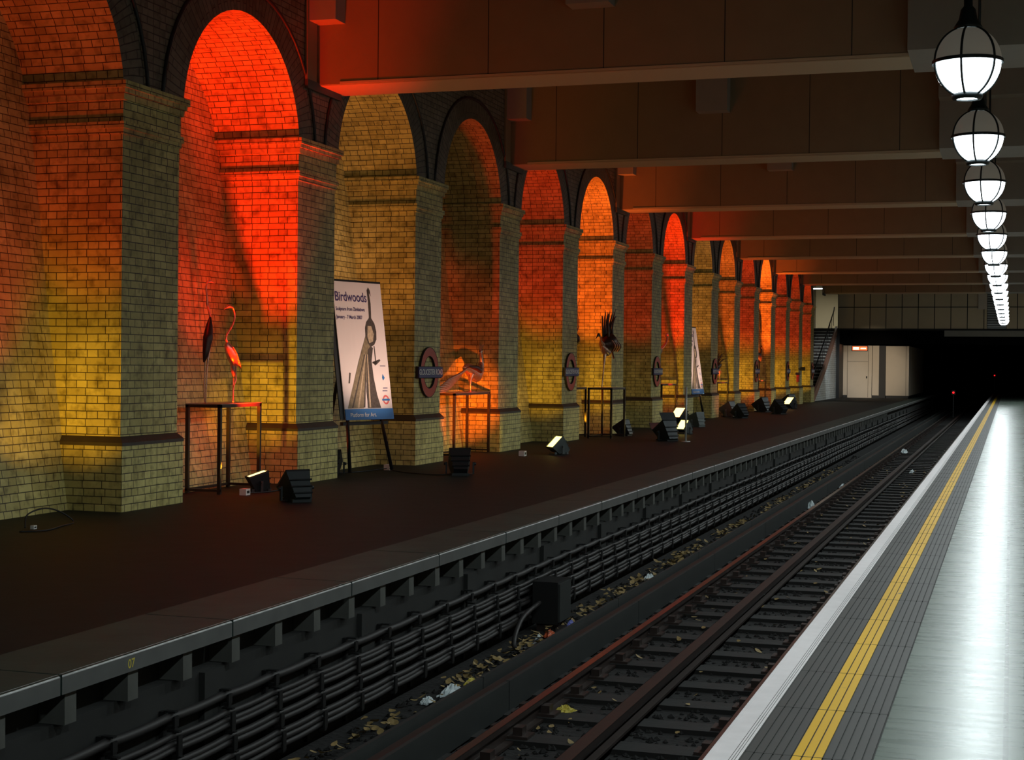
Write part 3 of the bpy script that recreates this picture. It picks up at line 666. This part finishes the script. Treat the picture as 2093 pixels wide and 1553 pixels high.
limb(r, 'wing', [(-.2, .45, .08), (.1, .43, .115), (.35, .38, .11), (.5, .38, .07)], [.01, .045, .05, .02], 'birddark', 8, .4)
limb(r, 'leg', [(.02, .32, .05), (-.06, .18, .05), (-.06, .0, .05)], [.05, .016, .012]); limb(r, 'leg', [(.20, .28, -.05), (.22, .12, -.05), (.16, .0, -.05)], [.05, .016, .012])
for sx, zz in ((-.06, .05), (.16, -.05)):
    b = MB()
    for a in (-.5, 0, .5): b.tube([(sx, .008, zz), (sx+.11*math.cos(a), .006, zz+.11*math.sin(a))], .008, 5, 'bird')
    b.build('foot', r)
# plumed bird
r = bird('plumed_bird_sculpture', -8.65, 33.86, 1.13, 'dark bird with tall upright tail plumes on one thin leg')
limb(r, 'body', [(-.35, .98, 0), (-.15, .97, 0), (.1, 1.02, 0), (.4, 1.00, 0), (.6, .93, 0)], [.03, .17, .22, .17, .02], 'birddark', 12, .9)
limb(r, 'breast', [(-.45, .93, 0), (-.25, .84, 0), (.0, .80, 0), (.35, .88, 0)], [.02, .09, .10, .03], 'bird', 10)
for q, (bx, tx, ty) in enumerate([(-.12, -.28, 1.60), (-.05, -.04, 1.74), (.02, .12, 1.70), (.06, .22, 1.72), (.12, .44, 1.73), (.16, .60, 1.78), (-.1, -.14, 1.66), (.18, .50, 1.60)]):
    limb(r, 'tail_plume', [(bx, 1.10, .02*(q-3)), (bx+(tx-bx)*.1-.06, 1.35, .02*(q-3)), ((bx+tx)/2-.02, 1.55, .02*(q-3)), (tx, ty, .02*(q-3))], [.055, .035, .03, .008], 'birddark', 6, .5)
limb(r, 'neck', [(-.30, .95, 0), (-.50, 1.02, 0), (-.62, 1.12, 0), (-.75, 1.16, 0)], [.05, .02, .016, .02]); limb(r, 'head', [(-.68, 1.14, 0), (-.78, 1.17, 0), (-.90, 1.12, 0), (-1.02, 1.07, 0)], [.02, .032, .015, .004], 'birddark')
for q in range(7): limb(r, 'wing_feather', [(-.3+.09*q, 1.05, .17), (-.15+.1*q, .93, .20), (.0+.1*q, .80, .10)], [.01, .02, .006], ['birddark', 'bird'][q % 2], 6)
limb(r, 'leg', [(-.20, .78, 0), (-.28, .5, 0), (-.38, .2, 0), (-.44, .0, 0)], [.05, .016, .013, .012]); limb(r, 'leg', [(.3, .85, .03), (.42, .74, .03), (.50, .66, .03)], [.03, .02, .02], 'birddark')
# partly hidden one
r = bird('plumed_bird_sculpture', -8.66, 33.35, 1.13, 'second plumed bird, mostly hidden behind the pier with the second name disc')
r.location = (-9.3, 33.6, 1.13)
limb(r, 'body', [(-.5, 1.05, 0), (-.3, 1.08, 0), (-.1, 1.05, 0), (.05, .95, 0)], [.05, .16, .12, .02], 'birddark', 10)
for q in range(4): limb(r, 'tail_plume', [(-.3, 1.15, .02*q), (-.12+.03*q, 1.4, .02*q), (-.10-.02*q, 1.7, .02*q), (-.25+.08*q, 1.95, .02*q)], [.03, .014, .012, .006], 'birddark', 6, .5)
limb(r, 'leg', [(-.35, 1.0, 0), (-.38, .5, 0), (-.36, .0, 0)], [.03, .012, .012])
# curve-necked bird
r = bird('long_necked_bird_sculpture', -9.3, 42.25, 1.13, 'metal bird with U-curved neck and raised head')
limb(r, 'body', [(-.75, 1.05, 0), (-.5, .95, 0), (-.2, .92, 0), (.05, .95, 0)], [.03, .15, .14, .06], 'bird', 10)
limb(r, 'neck', [(-.05, .96, 0), (.4, 1.02, 0), (.85, 1.15, 0), (.98, 1.27, 0), (1.02, 1.36, 0)], [.06, .04, .03, .03, .03], 'bird')
limb(r, 'head', [(1.05, 1.34, 0), (.98, 1.40, 0), (.85, 1.38, 0), (.72, 1.32, 0)], [.03, .045, .02, .005], 'bird')
for q in range(3): limb(r, 'tail_plume', [(-.2, 1.05, .03*q), (-.12, 1.25, .03*q), (-.10+.04*q, 1.55, .03*q)], [.03, .02, .006], 'birddark', 6)
limb(r, 'leg', [(-.25, .85, .04), (-.22, .4, .04), (-.15, .0, .04)], [.03, .013, .013]); limb(r, 'leg', [(-.15, .85, -.04), (-.08, .4, -.04), (.05, .0, -.04)], [.03, .013, .013])
# spiky bird
r = bird('spiky_bird_sculpture', -9.35, 51.6, 1.12, 'small dark bird with a spray of spiky feathers')
limb(r, 'body', [(-.6, .52, 0), (-.35, .50, 0), (-.05, .55, 0), (.1, .5, 0)], [.03, .12, .13, .03], 'birddark', 10)
for q in range(12):
    a = math.radians(8+q*11.5); ln = [.95, .7, 1.35, .9, 1.4, 1.0, 1.2, .9, .75, .7, .6, .5][q]
    limb(r, 'feather', [(-.15, .52, 0), (-.15+ln*.55*math.cos(a), .52+ln*.30*math.sin(a), .03*(q % 3)), (-.15+ln*1.05*math.cos(a*.8), .52+ln*.42*math.sin(a)-.02, .05*(q % 3))], [.03, .03, .006], 'birddark', 5, .5, 4)
for q in range(5): limb(r, 'feather', [(-.15, .5, 0), (-.2+.18*q, .35, .03), (-.15+.22*q, .18+.03*q, .05)], [.03, .02, .006], 'bird', 5, .5, 4)
limb(r, 'leg', [(.1, .5, 0), (.35, .2, 0), (.30, .0, 0)], [.02, .014, .012]); limb(r, 'leg', [(-.3, .45, 0), (-.35, .2, 0), (-.4, .0, 0)], [.02, .014, .012])
# far dark crane
r = bird('crane_sculpture', -9.3, 60.3, 1.13, 'far dark crane silhouetted against bright orange brick')
limb(r, 'body', [(-.9, 1.0, 0), (-.55, .95, 0), (-.2, .85, 0), (.1, .70, 0)][::-1], [.02, .14, .16, .05], 'birddark', 10)
limb(r, 'neck', [(-.15, .92, 0), (.2, .98, 0), (.38, 1.12, 0), (.42, 1.25, 0)], [.05, .03, .025, .03], 'birddark')
limb(r, 'head', [(.40, 1.24, 0), (.48, 1.28, 0), (.62, 1.20, 0)], [.03, .04, .01], 'birddark')
limb(r, 'leg', [(-.3, .85, .04), (-.28, .4, .04), (-.2, .0, .04)], [.03, .013, .013], 'birddark'); limb(r, 'leg', [(-.4, .85, -.04), (-.4, .4, -.04), (-.45, .0, -.04)], [.03, .013, .013], 'birddark')
# small wall lantern in a far arch
r = empty('hanging_lantern', mat=wallframe(-8.99, 71.0, 1.35)); r.location = (-8.99, 70.2, 1.3); tag(r, 'small dark hanging lantern on a bar between the two last name discs', 'lantern')
b = MB(); b.tube([(-1.6, .28, .12), (.1, .28, .12)], .02, 6, 'black'); b.box(.02, .18, .2, .36, .0, .2, 'black'); b.build('bar', r)
b = MB(); b.box(-1.75, -1.4, .0, .12, .02, .2, 'stringer'); b.box(-1.68, -1.47, -.3, .0, .05, .17, 'stringer'); b.build('lantern_body', r)

# ================================================================== FLOODLIGHTS
RED = (1, .022, .0); ORG = (1, .13, .012); AMB = (1, .36, .015); YEL = (1, .62, .05); WARM = (1, .42, .12)
def flood(loc, yaw_, tilt, s, label, lens, can='can', barn=False):
    """floor-standing lantern: tapered housing in a yoke on a small base; yaw_ is the heading of the beam, tilt its rise"""
    r = empty('floodlight', loc); r.rotation_euler = (0, 0, yaw_); tag(r, label, 'floodlight', 'stage lanterns standing on the far platform')
    h = .62*s
    T = Matrix.Translation((0, 0, h*.62)) @ Matrix.Rotation(-tilt, 4, 'Y')       # beam along local +x
    b = MB(); P = [(-.5*s, .26*s), (.32*s, .42*s)]
    for (x0, a0), (x1, a1) in [(P[0], P[1])]:
        c0 = [(x0, -a0*.9, -a0), (x0, a0*.9, -a0), (x0, a0*.9, a0), (x0, -a0*.9, a0)]; c1 = [(x1, -a1*.9, -a1), (x1, a1*.9, -a1), (x1, a1*.9, a1), (x1, -a1*.9, a1)]
        c0 = [T @ Vector(p) for p in c0]; c1 = [T @ Vector(p) for p in c1]
        b.quad(c0[::-1], None, can)
        for i in range(4): b.quad([c0[i], c0[(i+1) % 4], c1[(i+1) % 4], c1[i]], None, can)
    for sy in (-1, 1):   # front rim
        b.box(.30*s, .36*s, sy*.36*s-.02*s, sy*.36*s+.02*s, -.42*s, .42*s, can, T=T)
        b.box(.30*s, .36*s, -.38*s, .38*s, sy*.40*s-.02*s, sy*.40*s+.02*s, can, T=T)
    for q in range(3): b.box(-.4*s+q*.2*s, -.36*s+q*.2*s, -.30*s-.03*s*q, .30*s+.03*s*q, .29*s+.04*s*q, .33*s+.04*s*q, can, T=T)
    b.build('housing', r)
    b = MB(); b.quad([T @ Vector(p) for p in [(.325*s, -.36*s, -.38*s), (.325*s, .36*s, -.38*s), (.325*s, .36*s, .38*s), (.325*s, -.36*s, .38*s)]], None, lens); b.build('lens', r)
    b = MB()
    for sy in (-1, 1): b.box(-.05*s, .05*s, sy*.47*s-.012, sy*.47*s+.012, .03*s, h*.72, can)
    b.box(-.05*s, .05*s, -.47*s, .47*s, .01, .05*s, can); b.build('yoke', r)
    b = MB(); b.box(-.42*s, -.30*s, -.30*s, .30*s, 0, .035, can); b.box(.25*s, .37*s, -.30*s, .30*s, 0, .035, can); b.box(-.36*s, .32*s, -.06*s, .06*s, .0, .03, can); b.build('base', r)
    for sy in (-1, 1):
        b = MB(); b.tube([(0, sy*.47*s, h*.62), (0, sy*.56*s, h*.62)], .05*s, 8, can); b.build('knob', r)
    if barn:
        b = MB(); b.box(.34*s, .72*s, -.40*s, .40*s, -.44*s, -.42*s, can, T=T); b.box(.34*s, .72*s, -.40*s, .40*s, .42*s, .44*s, can, T=T); b.build('barn_door', r)
    return r
H = lambda dx, dy: math.atan2(dy, dx)
flood((-8.90, 17.42, 0), H(-.7, -.6), 1.25, .31, 'small lantern with glowing top beside the cranes table', 'lens_gold')
flood((-7.88, 16.35, 0), H(-1.6, 1.3), .9, .40, 'black box lantern on the platform in front of the second pier', 'lens_red')
flood((-9.35, 20.55, 0), H(-.3, .9), 1.0, .40, 'black lantern half hidden behind the second pier, left of the easel', 'lens_red')
flood((-7.62, 21.25, 0), H(-1.3, 3.0), .75, .42, 'black box lantern in front of the third pier, below the first name disc', 'lens_red', barn=False)
flood((-7.80, 27.05, 0), H(-.7, -.7), .8, .36, 'lantern with brilliant yellow face in front of the fifth pier', 'lens_amber', 'cangrey')
flood((-8.55, 35.05, 0), H(-1, .2), 1.0, .42, 'black lantern under the right end of the plumed bird table', 'lens_amber')
flood((-7.10, 33.1, 0), H(-1, .8), 1.0, .50, 'large black lantern standing well out on the platform', 'lens_red', barn=True)
flood((-7.45, 36.8, 0), H(-.5, -.85), .7, .36, 'yellow-faced lantern just behind the large black lantern', 'lens_amber', 'cangrey')
flood((-8.93, 43.45, 0), H(-.4, -.8), .8, .5, 'yellow-faced lantern near the feet of the far easel', 'lens_gold')
flood((-8.05, 41.3, 0), H(-1, .5), 1.2, .46, 'grey lantern pointing steeply up beside the far easel', 'lens_amber', 'cangrey')
flood((-8.75, 50.4, 0), H(-1, .3), 1.0, .55, 'grey lantern below the spiky bird table', 'lens_amber', 'cangrey')
flood((-8.2, 49.3, 0), H(-1, .6), .8, .5, 'black lantern just right of the grey one below the spiky bird', 'lens_red')
flood((-8.6, 56.5, 0), H(-1, .4), 1.0, .6, 'black lantern in front of the eleventh pier', 'lens_red')
flood((-7.7, 54.4, 0), H(-1, .6), .6, .55, 'low black lantern between the spiky bird and the far crane', 'lens_red')
flood((-8.6, 63.8, 0), H(-1, .5), 1.0, .6, 'farthest black lantern near the staircase end', 'lens_red')
flood((-8.3, 61.9, 0), H(-.5, -.75), .8, .5, 'farthest lantern with a small yellow glow', 'lens_gold')
# per arch: lantern red and amber, plus added down and spill spots (red W, red colour, amber W, down W, spill W)
BAYS = {0: (330, (1, .06, .003), 150, 0, 0), 1: (2500, RED, 190, 200, 70), 2: (330, (1, .36, .09), 8, 0, 0), 3: (260, RED, 0, 50, 30), 4: (520, RED, 100, 0, 0), 5: (1500, ORG, 110, 160, 60), 6: (330, RED, 10, 0, 20), 7: (1800, RED, 100, 130, 70),
        8: (480, (1, .36, .09), 4, 0, 0), 9: (950, ORG, 110, 100, 50), 10: (560, RED, 120, 0, 0), 11: (2500, ORG, 20, 130, 80), 12: (600, RED, 120, 0, 0), 13: (480, RED, 90, 0, 40), 14: (480, RED, 100, 0, 40)}
for k, (wr, cr_, wa, wd, ws) in BAYS.items():
    yc = py(k)+.64+BAY/2
    spot('arch_red_light', (-8.88, yc+.28, .42) if k == 1 else (-9.06, yc+.28, .42), (-9.62, yc+.92, 5.0), wr, cr_, 60, 1.0, .03)
    if wa: spot('arch_amber_light', (-9.08, yc-.35, .32), (-9.50, yc+1.45, 1.38), wa, (1, .52, .025), 58, 1.0, .03)
    if wd: spot('added_down_light', (-9.25, yc-1.2, 4.75), (-9.35, yc+.15, 1.1), wd, RED, 38, .8, .03)  # added red spot with no fixture, lights the table tops from above
    if ws: spot('added_spill_light', (-7.9, yc-1.6, .6), (-5.6, yc+2.2, 6.4), ws*2.6, (1, .20, .012), 80, 1.0, .02)  # spots added to tint the ceiling beams orange, imitating lantern spill
spot('peacock_light', (-7.35, 21.3, .38), (-9.7, 27.0, 1.0), 3300, (1, .15, .006), 18, .85, .03)
spot('peacock_light', (-7.35, 21.3, .48), (-9.7, 27.0, 2.4), 280, (1, .07, .002), 21, .9, .03)
spot('added_banner_light', (-7.0, 21.0, .45), (-9.05, 21.2, 1.95), 260, (1, .66, .50), 56, .8, .02)  # both banner spots are added to brighten the sheets, no lantern stands there
spot('added_banner_light', (-7.2, 46.6, .45), (-9.15, 46.8, 1.95), 230, (1, .66, .50), 56, .8, .02)
spot('yellow_fill_light', (-7.92, 26.9, .36), (-9.6, 26.6, .3), 22, YEL, 70, .8, .03)
# ================================================================== SOCKETS, WIRES, POST
def sock(x, y, label, s=1.0):
    b = MB(); b.box(x-.04*s, x+.04*s, y-.05*s, y+.05*s, 0, .07*s, 'white'); b.box(x+.04*s, x+.042*s, y-.03*s, y+.03*s, .02*s, .05*s, 'joint'); tag(b.build('socket_box'), label, 'socket box')
sock(-8.80, 16.85, 'small white socket box on the floor below the cranes table', 1.1)
sock(-8.95, 21.75, 'small white socket box between the legs of the near easel', 1.2)
sock(-8.2, 26.15, 'flat white socket box in front of the fourth pier', 1.3)
sock(-8.55, 39.0, 'tiny white socket box in front of the seventh pier', 1.2)
def wire(pts, label):
    b = MB(); b.tube(smooth(pts, 8), .008, 6, 'black'); tag(b.build('floor_cable'), label, 'cable')
wire([(-7.7, 21.2, .02), (-7.9, 21.0, .01), (-8.4, 21.2, .01), (-8.8, 21.6, .01), (-8.93, 21.72, .03)], 'thin black cable from the box lantern to the near easel')
wire([(-8.93, 21.75, .03), (-9.1, 21.3, .01), (-9.2, 20.9, .01), (-9.35, 20.6, .02)], 'thin black cable passing behind the near easel legs')
wire([(-8.8, 16.85, .03), (-8.75, 17.2, .01), (-8.6, 17.8, .01), (-8.2, 17.2, .01), (-7.9, 16.5, .02)], 'thin black cable between the two lanterns near the cranes')
wire([(-8.9, 12.6, .01), (-8.95, 12.7, .12), (-8.9, 12.9, .17), (-8.85, 13.1, .12), (-8.8, 13.25, .01), (-8.7, 12.9, .01), (-8.6, 12.5, .01), (-8.75, 12.3, .01)], 'loop of thin black cable on the floor left of the first pier')
sock(-8.82, 12.62, 'small plug lying in the cable loop left of the first pier', .5)
b = MB(); b.tube([(-6.62, 32.8, 0), (-6.62, 32.8, 1.18)], .022, 8, 'lightgrey'); b.lathe([(0, .02), (.10, .015), (.10, 0)], 16, 'lightgrey', (-6.62, 32.8, 0)); tag(b.build('thin_post'), 'thin pale grey post standing in front of the large black lantern', 'post')

# ================================================================== FAR END
YE = 86.0
b = MB(); b.box(-8.99, 3.4, YE, YE+.25, 3.80, ZTOP, 'panel', skip=''); 
for i in range(12):
    x = -8.99+.845*i; b.box(x-.02, x+.02, YE-.006, YE, 3.80, ZTOP, 'joint')
b.box(-8.99, 3.4, YE-.007, YE, 4.93, 4.97, 'joint'); b.box(-8.99, 3.4, YE-.04, YE, 3.70, 3.80, 'joint')
tag(b.build('wall_end'), kind='structure', label='beige panelled wall hanging over the tracks at the far end')
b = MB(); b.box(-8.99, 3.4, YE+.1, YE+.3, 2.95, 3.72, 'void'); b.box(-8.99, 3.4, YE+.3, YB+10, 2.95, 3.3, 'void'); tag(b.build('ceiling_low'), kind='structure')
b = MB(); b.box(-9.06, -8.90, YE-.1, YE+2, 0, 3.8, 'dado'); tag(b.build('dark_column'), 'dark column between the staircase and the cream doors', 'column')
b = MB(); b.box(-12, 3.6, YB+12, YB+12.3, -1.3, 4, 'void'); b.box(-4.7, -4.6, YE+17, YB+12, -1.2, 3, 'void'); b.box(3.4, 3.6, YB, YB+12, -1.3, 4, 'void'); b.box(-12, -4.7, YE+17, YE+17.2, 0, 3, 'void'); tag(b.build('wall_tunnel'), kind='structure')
# cream door wall
dw = MB(); dw.box(-9.0, -8.66, 88, 88.2, .14, 2.9, 'cream'); dw.box(-7.32, -6.95, 88, 88.2, .14, 2.9, 'cream'); dw.box(-8.66, -7.32, 88.02, 88.2, 2.2, 2.9, 'cream')
dw.box(-9.0, -6.95, 88.01, 88.2, 0, .14, 'dado'); dw.box(-8.675, -8.655, 87.985, 88, 0, 2.9, 'joint'); dw.box(-7.33, -7.31, 87.985, 88, 0, 2.9, 'joint')
dw.box(-6.95, -6.60, 88.05, 88.3, 0, 2.9, 'dado')  # dark panel fills the gap by the cabin, its shade put into the colour
tag(dw.build('wall_doors'), kind='structure')
d = empty('door_1', (-8.0, 88, 0)); tag(d, kind='structure', label='cream door at the far end of the platform')
b = MB(); b.box(-.655, .665, -.03, .03, 0, 2.88, 'cream'); b.box(.46, .475, -.036, -.03, .02, 2.86, 'joint'); b.box(-.655, .46, -.034, -.03, 2.0, 2.015, 'joint'); b.build('leaf', d)
b = MB(); b.box(.36, .42, -.07, -.03, 1.08, 1.2, 'joint'); b.build('door_handle', d)
bx = empty('cream_cabin', (-5.96, 95.5, 0)); tag(bx, 'cream box-shaped cabin standing right of the cream door', 'cabin')
b = MB(); b.box(-.62, .62, -7.5, 7.5, .14, 2.88, 'cream'); b.build('walls', bx)
b = MB(); b.box(-.60, .60, -7.46, 7.46, 0, .14, 'dado'); b.build('skirting', bx)
b = MB(); b.box(.46, .475, -7.51, -7.5, .14, 2.88, 'joint')
for i in range(8): b.box(.62, .626, -6.4+i*1.8, -6.37+i*1.8, .14, 2.88, 'joint')
b.build('panel_joints', bx)
ls = empty('lit_sign', (-7.99, 87.9, 2.74)); tag(ls, 'glowing orange-red sign above the cream door', 'sign')
b = MB(); b.box(-.44, .44, -.03, .06, -.15, .15, 'black'); b.build('housing', ls); b = MB(); b.box(-.40, .40, -.033, -.03, -.11, .11, 'led'); b.build('display', ls)
b = MB(); b.box(-.36, -.05, -.037, -.033, -.07, .07, 'ledcore'); b.box(.04, .34, -.037, -.033, -.03, .03, 'ledcore'); b.build('lettering_glow', ls)
for (x, y, z, lab_) in [(-2.96, 88, .36, 'small glowing red signal lamp low in the dark tunnel'), (-1.03, 110, 1.25, 'tiny far red signal lamp in the tunnel near the platform end')]:
    sg = empty('signal_lamp', (x, y, z)); tag(sg, lab_, 'signal'); b = MB(); q_ = 1 if z < 1 else .6; b.lathe([(0, .0), (.04*q_, .01), (.055*q_, .05)], 16, 'sigred'); o = b.build('lens', sg); o.rotation_euler = (pi/2, 0, 0)
    b = MB(); b.box(-.10, .10, .02, .14, -.12, .12, 'black'); b.box(-.02, .02, .05, .09, -1.0-z if z < 1 else -z-.0, -.12, 'black'); b.build('housing', sg)
# white sign and louvre at right of the end wall
b = MB(); b.box(-1.68, -1.23, YE-.15, YE-.02, 4.83, 5.68, 'cream'); tag(b.build('blank_sign'), 'blank pale sign panel on the end wall left of the lamps', 'sign')
lv = empty('louvre', (-.75, YE-.02, 4.3)); tag(lv, 'slatted grey louvre at the right end of the panelled wall', 'louvre')
b = MB(); 
for i in range(22): b.box(-.46, .5, -.05, -.0, -.48+i*.09, -.44+i*.09, 'lightgrey')
b.build('slats', lv); b = MB(); b.box(-.48, .52, -.002, .0, -.5, 1.55, 'joint'); b.build('back_panel', lv)
b = MB(); b.box(-3.4, 3.3, YE+.02, YE+.09, 3.38, 3.70, 'haunch'); tag(b.build('grey_girder'), 'grey girder under the right part of the panelled wall', 'girder')  # plain grey girder, lighter than the ceiling behind it
# staircase
st = empty('staircase', (-10.0, 76, 0)); tag(st, 'dark staircase rising at the far end behind the last pier', 'staircase'); NS = 22
for i in range(NS):
    z = 3.8*(i+1)/NS; y = 10*i/NS; b = MB(); b.box(-1.35, .86, y, y+10/NS+.03, z-.05, z, 'treads'); b.box(-1.35, .86, y+.02, y+.06, z-3.8/NS, z-.05, 'treads'); b.box(-1.35, .86, y-.004, y+.05, z-.045, z+.003, 'nosing'); b.build('step', st)
b = MB()
def strip(x0, x1, pts, h, mat):
    for (ya, za), (yb, zb_) in zip(pts[:-1], pts[1:]):
        for xx in (x0, x1): b.quad([(xx, ya, za), (xx, yb, zb_), (xx, yb, zb_+h), (xx, ya, za+h)], None, mat)
        b.quad([(x0, ya, za+h), (x1, ya, za+h), (x1, yb, zb_+h), (x0, yb, zb_+h)], None, mat)
    ya, za = pts[0]; b.quad([(x0, ya, za), (x1, ya, za), (x1, ya, za+h), (x0, ya, za+h)], None, mat)
strip(.86, .97, [(-.3, -.1), (4.5, 1.40), (4.7, 1.46), (10, 3.5)], .42, 'stringer'); b.build('stringer', st)
b = MB(); b.tube([(.80, -.3, .95), (.80, 4.8, 2.85), (.80, 9.7, 4.75), (.80, 9.9, 4.95)], .03, 6, 'black')
for i in range(12): b.tube([(.80, .2+i*.85, .3+i*.33), (.80, .2+i*.85, 1.12+i*.325)], .016, 5, 'black')
b.build('handrail', st)
b = MB(); b.tube([(-.6, 3.2, 2.2), (-.6, 7.2, 3.7)], .03, 6, 'stringer'); b.build('centre_rail', st)
b = MB(); b.quad([(.93, .3, 0), (.93, 10, 0), (.93, 10, 3.5), (.93, .3, .0)], [(.3, 0), (10, 0), (10, 3.5), (.3, 0)], 'white_tile'); b.build('tiled_side', st)
b = MB(); b.box(-12, -8.99, 96, 96.2, 3.8, ZTOP, 'upper'); b.box(-11.6, -11.4, 75, 96, 0, ZTOP, 'brick_dark'); b.box(-12, -8.99, 86, 96, 3.6, 3.8, 'treads'); tag(b.build('wall_upper_hall'), kind='structure')
b = MB(); b.box(-8.99, -8.8, 86.3, 96, 3.8, ZTOP, 'upper'); tag(b.build('wall_upper_side'), kind='structure')
tl = empty('strip_light', (-10.1, 90, 6.2)); tag(tl, 'fluorescent strip light in the upper hall above the stairs', 'lamp')
b = MB(); b.box(-1.2, 1.0, -.08, .08, 0, .08, 'white'); b.build('fitting', tl); b = MB(); b.tube([(-1.1, 0, -.03), (.9, 0, -.03)], .02, 8, 'glass_on'); b.build('tube', tl)
l = bpy.data.lights.new('upper_hall_light', 'AREA'); l.energy = 130; l.size = 2; l.size_y = .3; l.shape = 'RECTANGLE'; l.color = (1, .93, .72); o = bpy.data.objects.new('upper_hall_light', l); COL.objects.link(o); o.location = (-10.1, 91, 6.1)
spot('added_door_light', (-6.0, 74.5, 3.0), (-7.2, 88, 1.5), 2300, (1, .84, .62), 23, 1.0, .02)  # added spot without a fitting, brightens the cream doors
spot('added_stair_light', (-5.5, 76.5, 5.0), (-8.9, 84, .8), 900, (.85, .95, 1), 40, .8, .02)  # another added spot, no lamp there, lifts the tiled stair side
